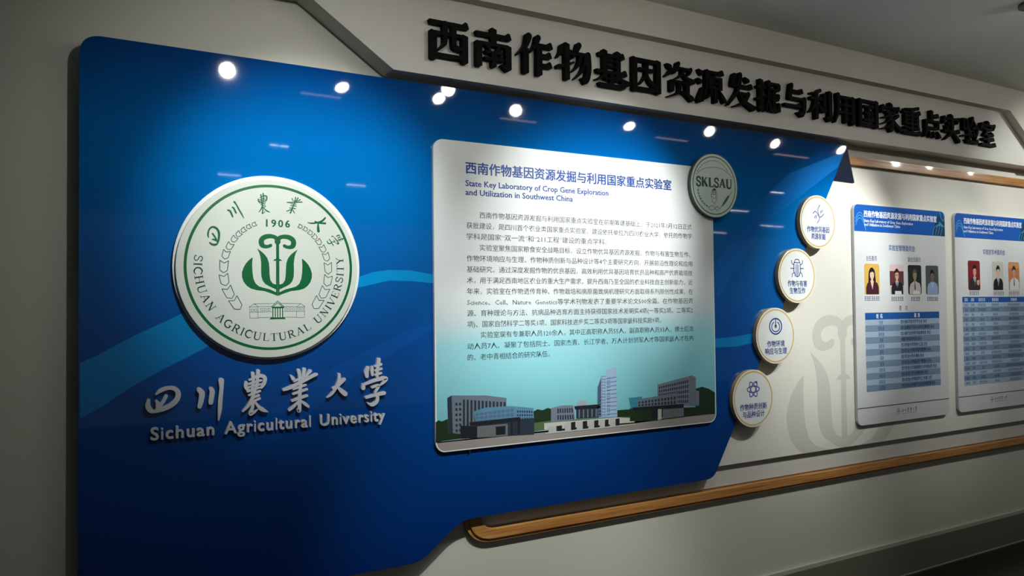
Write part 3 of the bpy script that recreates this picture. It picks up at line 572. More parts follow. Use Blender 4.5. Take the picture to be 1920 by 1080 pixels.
cpp([(2.1337,1.0707),(2.4225,1.0660),(2.4221,1.0468),(2.1381,1.0590)], 'dk', .0008); cpp([(2.2395,1.0558),(2.4221,1.0483),(2.4213,1.0113),(2.2387,1.0169)], 'dk', .0008); cpp([(2.3008,1.0513),(2.4221,1.0483),(2.4213,1.0113),(2.3000,1.0091)], 'w', .0009); cpp([(2.2733,1.0533),(2.2942,1.0532),(2.2933,1.0067),(2.2724,1.0069)], 'lt', .0010)
cpp([(2.4975,1.1208),(2.5157,1.1182),(2.5143,1.0521),(2.4961,1.0534)], 'b2', .0006); cpp([(2.4221,1.0498),(2.6107,1.0414),(2.6099,1.0087),(2.4212,1.0083)], 'tr', .0007)
for a_, b_ in ((735, 800), (822, 885), (890, 955), (962, 1022), (1030, 1082), (1090, 1140)):
    pass
for i_, seg in enumerate([(1.7058,1.0067),(1.7205,1.0321),(1.7862,1.0030),(1.8384,1.0351),(1.8437,1.0007),(1.8969,1.0344),(1.9023,0.9997),(1.9539,1.0326),(1.9602,0.9989),(2.0058,1.0312),(2.0123,0.9986),(2.0639,1.0308)]):
    pass
SC = [(1.7081,1.0032),(1.7724,1.0029),(1.7727,1.0257),(1.7085,1.0258),(1.7862,1.0017),(1.8379,1.0012),(1.8384,1.0351),(1.7866,1.0353),(1.8437,0.9994),(1.8963,0.9989),(1.8969,1.0344),(1.8442,1.0346),(1.9022,0.9970),(1.9533,0.9967),(1.9539,1.0326),(1.9028,1.0326),(1.9602,0.9975),(2.0053,0.9978),(2.0058,1.0312),(1.9608,1.0313),(2.0123,0.9986),(2.0634,0.9985),(2.0639,1.0308),(2.0128,1.0320)]
for i_ in range(6):
    q_ = SC[4*i_:4*i_+4]; cpp(q_, 'lt', .0010)
    A, B = Vector(q_[1]), Vector(q_[2]); w2 = (q_[1][0]-q_[0][0])*.42
    cpp([tuple(A+Vector((-w2, .002))), tuple(A), tuple(B), tuple(B+Vector((-w2, -.001)))], 'dk', .0011)
cpp([(1.6884,1.0036),(2.1507,1.0011),(2.1506,0.9961),(1.6922,0.9980)], 'lt', .0012)
o = cp.build('campus_photograph', ip); o['label'] = 'printed panorama of grey campus buildings and a pale tower'
for p in [(1.3589,0.9526),(2.4132,0.9603)]:
    MB().box(p[0]-.004, p[0]+.004, -.070, -.0602, iz0-.012, iz0+.001, M['darkmetal']).build('screw_shadow_tick', ip)  # small dark box put in for the shadow of a fixing screw

# =====================================================================
# grey-green round badge on the panel's top right corner
# =====================================================================
BC = [(2.6119,2.0477)][0]; BRr = .05093*2.626
bd = empty('round_badge', (BC[0], -.0755, BC[1]-BRr), 'round sage-grey badge lettered SKLSAU overlapping the corner of the information panel', 'badge')
MB().poly(disc(BC[0], BC[1], BRr*1.10, 72), .0755, .094, M['badge'], M['badgeedge']).build('badge_disc', bd, bevel=.0012)
BF = .0943
k = MB(); k.ring(BC[0], BC[1], BRr*.965, BRr*1.0, None, BF, M['thin'], 72); k.ring(BC[0], BC[1], BRr*1.075, BRr*1.098, None, BF, M['thin'], 72)
bx = [(2.4981,2.0913),(2.5457,2.1201),(2.6093,2.1310),(2.6686,2.1249),(2.7257,2.0919),(2.5046,2.1032),(2.5462,2.1424),(2.6051,2.1618),(2.6592,2.1511),(2.6986,2.1185)]
k.ribbon([(*p, .0011) for p in smooth(bx[:5], 6)], None, BF, M['thin']); k.ribbon([(*p, .0011) for p in smooth(bx[5:], 6)], None, BF, M['thin']); k.build('badge_rings', bd)
k = MB(); A, B = [(2.5003,2.0608),(2.7235,2.0623)]; txt = 'SKLSAU'; tot = sum(SER[c][0]+6 for c in txt)-6; pos = 0; hh = .045
for ch in txt:
    w_, sp = SER[ch]; x0 = A[0]+(B[0]-A[0])*pos/tot; kx = (B[0]-A[0])/tot; pos += w_+6; zc = A[1]+(B[1]-A[1])*(x0-A[0])/(B[0]-A[0])
    sp = ';'.join(' '.join(([t.split()[0], '%g' % (float(t.split()[1])*2.1), '%g' % (float(t.split()[2])*2.1)]+t.split()[3:]) if t.split()[0] == 'C' else (t.split()[:5]+['%g' % (float(t.split()[5])*1.8+3)] if t.split()[0] == 'L' else t.split())) for t in sp.split(';'))
    stroke_glyph(k, sp, lambda x, y: (x0+x*kx, zc+hh/2-y*hh/100), None, BF, M['darkgreen'])
k.build('badge_lettering', bd)
k = MB()
def ln2(pts, w_=.0011, m='darkgreen', n=5): k.ribbon([(*p, w_) for p in (smooth(pts, n) if n else pts)], None, BF, M[m])
ln2([(2.6111,2.0370),(2.5970,2.0238),(2.5907,2.0017),(2.5960,1.9768),(2.6105,1.9675),(2.6216,1.9801),(2.6261,2.0039),(2.6216,2.0254),(2.6111,2.0370)]); ln2([(2.6105,1.9675),(2.6102,1.9541)]); ln2([(2.5929,2.0163),(2.6244,2.0183)], n=0); ln2([(2.5918,2.0072),(2.6252,2.0093)], n=0); ln2([(2.5970,2.0238),(2.6226,2.0255)], n=0)
ln2([(2.6045,2.0279),(2.6039,2.0025)], n=0); ln2([(2.6168,2.0287),(2.6162,2.0033)], n=0); ln2([(2.5926,2.0000),(2.6100,1.9884),(2.6251,2.0039)]); k.poly([(2.6021,2.0313),(2.6111,2.0370),(2.6188,2.0324),(2.6207,2.0260),(2.6000,2.0247)], None, BF, M['darkgreen'])
ln2([(2.5758,1.9468),(2.5955,1.9551),(2.6148,1.9417),(2.6269,1.9322),(2.6346,1.9446),(2.6249,1.9531),(2.6099,1.9414),(2.5950,1.9341),(2.5780,1.9390),(2.5758,1.9468)])
ln2([(2.5112,2.0341),(2.5133,2.0004),(2.5327,1.9694),(2.5733,1.9448)])
for p in [(2.5108,2.0180),(2.5134,2.0039),(2.5189,1.9918),(2.5258,1.9815),(2.5366,1.9704),(2.5494,1.9604),(2.5637,1.9515)]: k.ribbon([(p[0]-.005, p[1]+.006, .001), (p[0], p[1], .0022), (p[0]+.005, p[1]+.004, .001)], None, BF, M['darkgreen'])
ln2([(2.6394,1.9412),(2.6751,1.9742),(2.7217,2.0283)]); k.ribbon(smooth([(p[0], p[1], w_) for p, w_ in zip([(2.6547,1.9548),(2.6751,1.9760),(2.6932,1.9972),(2.7035,2.0070)], (.002, .006, .006, .002))], 5), None, BF+.0001, M['green'])
k.build('badge_drawing', bd)

# =====================================================================
# four round topic plaques down the slanted edge
# =====================================================================
PQ = [(1.26324433, 0.15776351), (1.20180769, 0.05429506), (1.14121922, -0.05605123), (1.08083173, -0.16597292)]
PT = [('作物优异基因', '资源发掘', 'a gene strand symbol, topmost of the four'), ('作物与有害', '生物互作', 'a beetle symbol, second from the top'), ('作物环境', '响应与生理', 'a round gauge symbol, third from the top'), ('作物种质创新', '与品种设计', 'an atom symbol, lowest of the four')]
for i, ((px, pz), (l1, l2, lab)) in enumerate(zip(PQ, PT)):
    F = .082; D_ = 2.72-F; cx, cz = px*D_, 1.5+pz*D_; R_ = .0510*D_
    t = empty('topic_plaque', (cx, -.06, cz-R_), 'round white gold-rimmed plaque with %s' % lab, 'plaque', 'round topic plaques')
    MB().poly(disc(cx, cz, R_, 64), .0605, F, M['white'], M['brass']).build('plaque_disc', t, bevel=.001)
    MB().ring(cx, cz, R_*.90, R_*.955, None, F+.0002, M['goldprint'], 64).build('gold_line', t)
    MB().poly(disc(cx-.01, cz, .03, 24), .0285, .0602, M['darkmetal']).build('spacer', t) if False else None
    k = MB(); FF = F+.0002; m_ = M['plaqueink']
    zf = (lambda v: .30+(v-.20)*.80) if i == 0 else (lambda v: .30+(v-.26)*.9)
    def s2(pts, w_=.0016, n=5): k.ribbon([(cx+p[0]*R_, cz+zf(p[1])*R_, w_*1.35) for p in (smooth(pts, n) if n else pts)], None, FF, m_)
    def el(ax, az, rx, rz, rot=0, w_=.0018):
        P_ = [(rx*math.cos(q_*math.pi/16), rz*math.sin(q_*math.pi/16)) for q_ in range(33)]; c_, n_ = math.cos(rot), math.sin(rot)
        s2([(ax+p[0]*c_-p[1]*n_, az+p[0]*n_+p[1]*c_) for p in P_], w_, 0)
    if i == 0:
        s2([(.12, .62), (.02, .48), (.0, .32), (.06, .12), (.08, -.02), (.0, -.18), (-.05, -.22)]); s2([(-.28, .20), (-.18, .30), (-.06, .26), (0, .16), (.10, .06), (.22, .10), (.32, .22)])
        for q_ in ((.14, .24, .18, .36), (.22, .28, .26, .40), (-.2, .0, -.14, .12), (-.12, -.02, -.07, .12)): s2([q_[:2], q_[2:]], .0016, 0)
    elif i == 1:
        s2([(-.16, .46), (-.18, .10), (-.10, -.08), (.0, -.12), (.10, -.08), (.18, .10), (.16, .46), (-.16, .46)], .0018, 0); s2([(-.14, .48), (-.08, .58), (.08, .58), (.14, .48)]); s2([(0, .40), (0, -.10)], .0016, 0); s2([(-.07, .36), (-.07, -.04)], .0014, 0); s2([(.07, .36), (.07, -.04)], .0014, 0)
        for sg in (1, -1):
            s2([(sg*.16, .22), (sg*.34, .22)], .0016, 0); s2([(sg*.16, .36), (sg*.28, .42), (sg*.30, .54)], .0016, 0); s2([(sg*.15, .06), (sg*.26, .0), (sg*.28, -.12)], .0016, 0)
    elif i == 2:
        el(0, .30, .31, .31, 0, .0026)
        s2([(-.10, .46), (-.19, .36), (-.19, .20), (-.08, .10), (.08, .10), (.19, .20), (.19, .36), (.10, .46)], .0020); s2([(0, .56), (0, .30)], .0022, 0); el(0, .30, .04, .06, 0, .0016)
    else:
        el(0, .28, .30, .12); el(0, .28, .12, .32, .5); el(0, .28, .12, .32, -.5); k.poly(disc(cx+.16*R_, cz+zf(.54)*R_, .006, 14), None, FF+.0001, m_)
    k.build('printed_symbol', t)
    k = MB(); w1 = {0: .62, 1: .52, 2: .45, 3: .66}[i]; w2_ = {0: .40, 1: .42, 2: .56, 3: .54}[i]
    put_text(k, l1, cx-w1*R_, cx+w1*R_, cz-.29*R_, .033, None, FF, m_, bold=.022, res=1); put_text(k, l2, cx-w2_*R_, cx+w2_*R_, cz-.55*R_, .033, None, FF, m_, bold=.022, res=1)
    k.build('plaque_text', t)

# =====================================================================
# posters on the white board
# =====================================================================
random.seed(4)
def fake(mb, x0, x1, z, h, n, m, F):
    """a run of n small unreadable printed marks"""
    w_ = (x1-x0)/n
    for i in range(n):
        a = x0+i*w_+w_*.08; b = x0+(i+1)*w_-w_*.08
        for j in range(3):
            zz = z+h*(.42-.4*j); mb.poly([(a, zz), (b, zz), (b, zz-h*.12), (a, zz-h*.12)], None, F, m)
        xx = a+(b-a)*random.choice((.2, .5, .75)); mb.poly([(xx, z+h*.45), (xx+w_*.14, z+h*.45), (xx+w_*.14, z-h*.5), (xx, z-h*.5)], None, F+.0001, m)
PC = {}
def pcol(c):
    if c not in PC: PC[c] = mat('photo_print_%d' % len(PC), c, .35)
    return PC[c]
def portrait(parent, A, B, F, bg, hair, skin, coat, shirt, tie=None, extra=None, longhair=False, headx=0.0, bg2=None):
    x0, z1 = A; x1, z0 = B; w_, h_ = x1-x0, z1-z0; mb = MB(); r_ = w_*.1
    g = lambda x, y: (x0+x*w_, z1-y*h_)
    mb.poly(rrect(x0, z0, x1, z1, r_, 4), None, F, pcol(bg))
    if bg2: mb.poly([g(0, .22), g(1, .22), g(1, .7), g(0, .7)], None, F+.0001, pcol(bg2))
    hx = .5+headx
    if longhair: mb.poly([g(hx+.22*math.cos(q_), .36-.24*math.sin(q_)) for q_ in [i*math.pi/8 for i in range(9)]]+[g(hx-.24, .62), g(hx-.2, .75), g(hx+.24, .75), g(hx+.26, .62)], None, F+.0002, pcol(hair))
    mb.poly([g(.10, .99), g(.10, .78), g(.18, .64), g(hx-.1, .56), g(hx+.1, .56), g(.86, .62), g(.94, .76), g(.94, .99)], None, F+.0003, pcol(coat))
    mb.poly([g(hx-.12, .55), g(hx+.12, .55), g(hx+.02, .84)], None, F+.0004, pcol(shirt))
    if tie: mb.poly([g(hx-.025, .58), g(hx+.025, .58), g(hx+.05, .80), g(hx, .86), g(hx-.04, .80)], None, F+.0005, pcol(tie))
    mb.poly([g(hx-.06, .44), g(hx+.06, .44), g(hx+.07, .58), g(hx-.07, .58)], None, F+.0005, pcol(skin))
    if not longhair: mb.poly([g(hx+.17*math.cos(q_), .30-.17*math.sin(q_)) for q_ in [i*math.pi/8 for i in range(-1, 10)]], None, F+.0006, pcol(hair))
    mb.poly([g(hx+.14*math.cos(q_*math.pi/8), .36-.15*math.sin(q_*math.pi/8)) for q_ in range(16)], None, F+.0007, pcol(skin))
    mb.poly([g(hx+.15*math.cos(q_), .31-.11*math.sin(q_)) for q_ in [i*math.pi/8 for i in range(9)]]+[g(hx-.06, .27), g(hx+.06, .26)], None, F+.0008, pcol(hair))
    dk = tuple(int(c*.5) for c in skin)
    for sx_ in (-.06, .06): mb.poly([g(hx+sx_-.025, .35), g(hx+sx_+.025, .35), g(hx+sx_+.025, .362), g(hx+sx_-.025, .362)], None, F+.0009, pcol(dk))
    mb.poly([g(hx-.04, .435), g(hx+.04, .435), g(hx, .45)], None, F+.0009, pcol((150, 70, 64)))
    if extra == 'glasses':
        mb.poly([g(hx-.13, .335), g(hx+.13, .335), g(hx+.13, .345), g(hx-.13, .345)], None, F+.001, pcol((40, 30, 30)))
        for sx_ in (-.065, .065): mb.ring(*g(hx+sx_, .36), w_*.035, w_*.045, None, F+.001, pcol((40, 30, 30)), 12)
    if extra in ('glasses', 'card'): mb.poly([g(.34, .88), g(.80, .88), g(.82, .99), g(.34, .99)], None, F+.001, pcol((214, 216, 210)))
    if extra == 'hands': mb.poly([g(.70, .66), g(.92, .64), g(.96, .74), g(.86, .84), g(.70, .80)], None, F+.001, pcol(skin))
    return mb.build('portrait_photo', parent)
def poster(corners, headz, title, t1, en1, en2, sub, subbox, footz, logo, label):
    (x0, z1), (x1, z0) = corners; F = .045; t = empty('printed_poster', ((x0+x1)/2, -.0288, z0), label, 'poster', 'posters on the white board')
    MB().poly(rrect(x0, z0, x1, z1, .035), .0288, F, M['posterwhite']).build('acrylic_sheet', t, bevel=.001)
    a, e = .0004, F+.0003
    hb = [p for p in rrect(x0+.002, z0, x1-.002, z1-.002, .033) if p[1] > (z0+z1)/2]
    mb = MB(); mb.poly([(x1-.002, headz)]+hb+[(x0+.002, headz)], None, e, M['posterblue'])
    W_ = x1-x0; hh = z1-headz
    g = lambda u, v: (x0+u*W_, z1-v*hh)
    mb.poly([g(.86, .985), g(.88, .5), g(.93, .12), g(.997, .25), g(.997, .985)], None, e+.0001, M['tealdark'])
    for q_ in range(3): mb.ribbon([(*p, .0022) for p in smooth([g(.015, .72-.12*q_+.06), g(.05, .52-.10*q_), g(.09, .60-.1*q_), g(.12, .95)], 5)], None, e+.0002, M['cyanprint'])
    for q_ in range(4): mb.ribbon([(*p, .0022) for p in smooth([g(.85+.03*q_, .98), g(.875+.03*q_, .66), g(.93, .58-.05*q_), g(.99, .62)], 5)], None, e+.0002, M['cyanprint'])
    mb.ribbon([(*p, .003) for p in smooth([g(.94, .05), g(.955, .25), g(.975, .38), g(.99, .30)], 5)], None, e+.0002, M['cyanprint'])
    mb.build('header_band', t)
    e += .0004
    put_text(MB(), TI, t1[0][0], t1[1][0], t1[0][1], .0385, None, e, M['wink'], bold=.028, res=1).build('header_text', t)
    mb = MB(); put_text(mb, 'State Key Laboratory of Crop Gene Exploration', en1[0][0], en1[1][0], en1[0][1], .0225, None, e, M['wink'], bold=.02, res=1); put_text(mb, 'and Utilization in Southwest China', en2[0][0], en2[1][0], en2[0][1], .0225, None, e, M['wink'], bold=.02, res=1); mb.build('header_text', t)
    put_text(MB(), sub, subbox[0][0], subbox[1][0], subbox[0][1], .035, None, F+.0003, M['dkblue'], bold=.012, res=1).build('subheading_text', t)
    MB().box(x0+.0005, x1-.0005, -F-.0006, -F-.0001, footz-.0022, footz+.0022, M['seam']).build('lower_seam', t)
    k = MB(); k.ring(logo[0], logo[1], .014, .016, None, F+.0003, M['thin'], 24); lotus(k, logo[0], logo[1]+.001, .075, None, F+.0003, M['thin'])
    xs = [p[0] for s_ in BR.values() for c_ in s_ for p in c_]; zs = [p[1] for s_ in BR.values() for c_ in s_ for p in c_]; kk = .135/(max(xs)-min(xs))
    for s_ in BR.values(): brush(k, s_, lambda x, z: (logo[0]+.03+(x-min(xs))*kk, logo[1]-.010+(z-min(zs))*kk*.9), kk, None, F+.0003, M['thin'], 2)
    k.box(logo[0]+.03, logo[0]+.165, -F-.0003, -F-.0001, logo[1]-.016, logo[1]-.0145, M['thin']); k.build('footer_mark', t)
    return t, F
def table(t, F, x0, x1, z1, zh, z0, nr, cols_, first):
    MB().poly([(x0, zh), (x1, zh), (x1, z1), (x0, z1)], None, F+.0003, M['rowhead']).build('table_header', t)
    rh = (zh-z0)/nr
    for i in range(nr):
        a = zh-i*rh; b = a-rh; k = MB(); k.poly([(x0, b), (x1, b), (x1, a), (x0, a)], None, F+.0003, M['rowa'] if i % 2 == 0 else M['rowb'])
        k.poly([(x0, b), (x1, b), (x1, b+.0012), (x0, b+.0012)], None, F+.0004, M['rowline']); k.build('table_row', t)
    k = MB()
    for i in range(nr):
        zc = zh-(i+.5)*rh
        for (u0, u1, lo, hi, cen, em_) in cols_:
            n = random.randint(lo, hi); w_ = n*em_; c_ = (x0+(x1-x0)*(u0+u1)/2) if cen else x0+(x1-x0)*u0+w_/2
            w_ = min(w_, (x1-x0)*(u1-u0)); fake(k, c_-w_/2, c_+w_/2, zc, em_*1.05, n, M['navyink'], F+.0005)
    k.build('table_print', t); return rh
z8 = None
c1 = [(3.6620,2.0341),(4.4849,2.0321),(3.6623,0.8564),(4.4840,0.8604)]; px0 = (c1[0][0]+c1[2][0])/2; px1 = (c1[1][0]+c1[3][0])/2; pz1 = (c1[0][1]+c1[1][1])/2; pz0 = (c1[2][1]+c1[3][1])/2
h1 = [(3.6658,1.8857),(4.4843,1.8891)]
ft = [(3.6635,0.9506),(4.4845,0.9480)]
lg = [(4.0093,0.9116)][0]
t1, F1 = poster(((px0, pz1), (px1, pz0)), (h1[0][1]+h1[1][1])/2, TI, [(3.7451,1.9827),(4.4044,1.9916)], [(3.7478,1.9475),(4.1783,1.9511)], [(3.7471,1.9268),(4.0591,1.9293)], '实验室管理委员会', [(3.9555,1.8064),(4.1919,1.8108)], (ft[0][1]+ft[1][1])/2, lg, 'blue-topped white poster with four portraits in a row above a two-column table')
for s_, q_ in (('主任委员', [(3.7561,1.7446),(3.8487,1.7455)]), ('副主任委员', [(4.1244,1.7454),(4.2425,1.7467)])):
    put_text(MB(), s_, q_[0][0], q_[1][0], q_[0][1], .030, None, F1+.0003, M['navyink'], bold=.008, res=1).build('caption_text', t1)
pb = [(3.7399,1.7164),(3.8673,1.5515),(3.9582,1.7156),(4.0819,1.5477),(4.1213,1.7162),(4.2455,1.5501),(4.2863,1.7153),(4.4088,1.5513)]
top_ = sum(p[1] for p in pb[::2])/4; bt_ = sum(p[1] for p in pb[1::2])/4
o = portrait(t1, (pb[0][0], top_), (pb[1][0], bt_), F1+.0003, (206, 168, 84), (28, 18, 18), (226, 188, 160), (64, 26, 44), (226, 188, 160), longhair=True); o['label'] = 'portrait of a long-haired person in a maroon top'
o = portrait(t1, (pb[2][0], top_), (pb[3][0], bt_), F1+.0003, (206, 184, 184), (44, 18, 18), (206, 164, 146), (30, 28, 34), (188, 194, 204), 'glasses' and (50, 30, 60), 'glasses', bg2=(96, 48, 56)); o['label'] = 'portrait of a person with glasses in a dark suit'
o = portrait(t1, (pb[4][0], top_), (pb[5][0], bt_), F1+.0003, (34, 38, 34), (90, 84, 70), (150, 138, 104), (186, 182, 176), (198, 194, 188), (60, 54, 48), 'card'); o['label'] = 'portrait of a person in a pale shirt and dark tie'
o = portrait(t1, (pb[6][0], top_), (pb[7][0], bt_), F1+.0003, (74, 82, 78), (18, 20, 22), (120, 98, 88), (140, 162, 196), (162, 182, 214)); o['label'] = 'portrait of a person in a light blue shirt'
k = MB()
for q_, n in (([(3.7374,1.5298),(3.8665,1.5282)], 7), ([(3.9674,1.5279),(4.0770,1.5263)], 6), ([(4.1433,1.5273),(4.2275,1.5258)], 4), ([(4.2918,1.5268),(4.4033,1.5252)], 6)): fake(k, q_[0][0], q_[1][0], q_[0][1], .023, n, M['navyink'], F1+.0003)
k.build('caption_text', t1)
q_ = [(4.0342,1.4751),(4.1142,1.4743)]; k = MB(); w_ = (q_[1][0]-q_[0][0])*.30
put_text(k, '委', q_[0][0], q_[0][0]+w_, q_[0][1], .030, None, F1+.0003, M['navyink'], bold=.01, res=1); put_text(k, '员', q_[1][0]-w_, q_[1][0], q_[0][1], .030, None, F1+.0003, M['navyink'], bold=.01, res=1); k.build('caption_text', t1)
tb = [(3.7367,1.4537),(4.4069,1.4520),(3.7415,1.0351),(4.4075,1.0298),(3.7374,1.4174),(4.4076,1.4141)]
tx0, tx1 = (tb[0][0]+tb[2][0])/2, (tb[1][0]+tb[3][0])/2; tz1 = (tb[0][1]+tb[1][1])/2; tz0 = (tb[2][1]+tb[3][1])/2; tzh = (tb[4][1]+tb[5][1])/2
rh = table(t1, F1, tx0, tx1, tz1, tzh, tz0, 12, [(.10, .30, 2, 3, True, .018)], None)
k = MB(); TR1 = ['四川省科学技术厅平台处 处长', '四川省教育厅科技与研究生教育处 处长', '四川省农业农村厅科技教育处 处长', '成都市科学技术局 局长', '四川农业大学党政办公室 主任', '四川农业大学科学研究管理处 处长', '四川农业大学人事处 处长', '四川农业大学国有资产管理处 处长', '四川农业大学发展规划与学科建设处 处长', '四川农业大学计划财务处 处长', '四川农业大学党委学生工作部 主任', '四川农业大学研究生院培养管理部 处长']
for i, s_ in enumerate(TR1):
    x_ = tx0+(tx1-tx0)*.46; put_text(k, s_, x_, x_+len(s_)*.0172, tzh-(i+.5)*rh, .024, None, F1+.0005, M['navyink'], bold=.022, res=1)
for s_, u0, u1 in (('姓', .14, .17), ('名', .19, .22), ('职', .645, .675), ('务', .695, .725)): put_text(k, s_, tx0+(tx1-tx0)*u0, tx0+(tx1-tx0)*u1, (tz1+tzh)/2, .026, None, F1+.0005, M['wink'], bold=.02, res=1)
k.build('table_print', t1)
# second poster, cut by the right edge of the photograph
c2 = [(4.5814,2.0372),(4.5800,0.8562)]; qx0 = (c2[0][0]+c2[1][0])/2; qx1 = qx0+(px1-px0); h2 = [(4.5899,1.8840)][0]
ft = [(4.5871,0.9491)][0]; lg = [(4.9297,0.9140)][0]
t2, F2 = poster(((qx0, pz1), (qx1, pz0)), (h1[0][1]+h1[1][1])/2, TI, [(4.6758,1.9885),(5.3166,1.9882)], [(4.6742,1.9519),(5.0969,1.9531)], [(4.6733,1.9289),(4.9890,1.9277)], '实验室学术委员会', [(4.8719,1.8086),(5.1159,1.8109)], ft[1], lg, 'blue-topped white poster with three portraits above a dense five-column table')
pb = [(4.7081,1.7541),(4.8347,1.5785),(4.9660,1.7541),(5.0918,1.5750),(5.1492,1.7508),(5.2748,1.5739)]; top_ = sum(p[1] for p in pb[::2])/3; bt_ = sum(p[1] for p in pb[1::2])/3
o = portrait(t2, (pb[0][0], top_), (pb[1][0], bt_), F2+.0003, (120, 24, 30), (18, 14, 16), (196, 146, 120), (44, 38, 44), (206, 206, 210), (90, 86, 96), 'hands', headx=.04); o['label'] = 'portrait of a person in a dark suit before a red backdrop'
o = portrait(t2, (pb[2][0], top_), (pb[3][0], bt_), F2+.0003, (188, 188, 180), (16, 16, 16), (206, 176, 146), (22, 22, 24), (196, 200, 200), (120, 120, 124), None, headx=.02); o['label'] = 'portrait of a person in a black suit before a pale room'
o = portrait(t2, (pb[4][0], top_), (pb[5][0], bt_), F2+.0003, (196, 142, 96), (56, 30, 22), (196, 150, 118), (206, 208, 212), (216, 218, 222), (38, 38, 44), None, bg2=(184, 120, 74)); o['label'] = 'portrait of a person in a white shirt and dark tie'
k = MB()
for q_, n in (([(4.7162,1.5593),(4.8192,1.5580)], 5), ([(4.9719,1.5580),(5.0909,1.5567)], 6), ([(5.1478,1.5581),(5.2686,1.5567)], 6)): fake(k, q_[0][0], q_[1][0], q_[0][1], .023, n, M['navyink'], F2+.0003)
k.build('caption_text', t2)
tb = [(4.6447,1.5365),(4.6456,1.5029),(4.6408,1.0122)]; tz1, tzh, tz0 = tb[0][1], tb[1][1], tb[2][1]; ux0 = (tb[0][0]+tb[2][0])/2; ux1 = qx1-(ux0-qx0)
table(t2, F2, ux0, ux1, tz1, tzh, tz0, 17, [(.02, .09, 2, 3, True, .014), (.10, .20, 2, 3, True, .014), (.20, .38, 2, 6, True, .014), (.40, .60, 4, 8, True, .014), (.62, .98, 6, 14, True, .014)], None)
k = MB()
for u_, s_ in ((.055, 2), (.15, 2), (.29, 4), (.50, 4), (.80, 4)): c_ = ux0+(ux1-ux0)*u_; fake(k, c_-s_*.009, c_+s_*.009, (tz1+tzh)/2, .018, s_, M['wink'], F2+.0005)
k.build('table_print', t2)

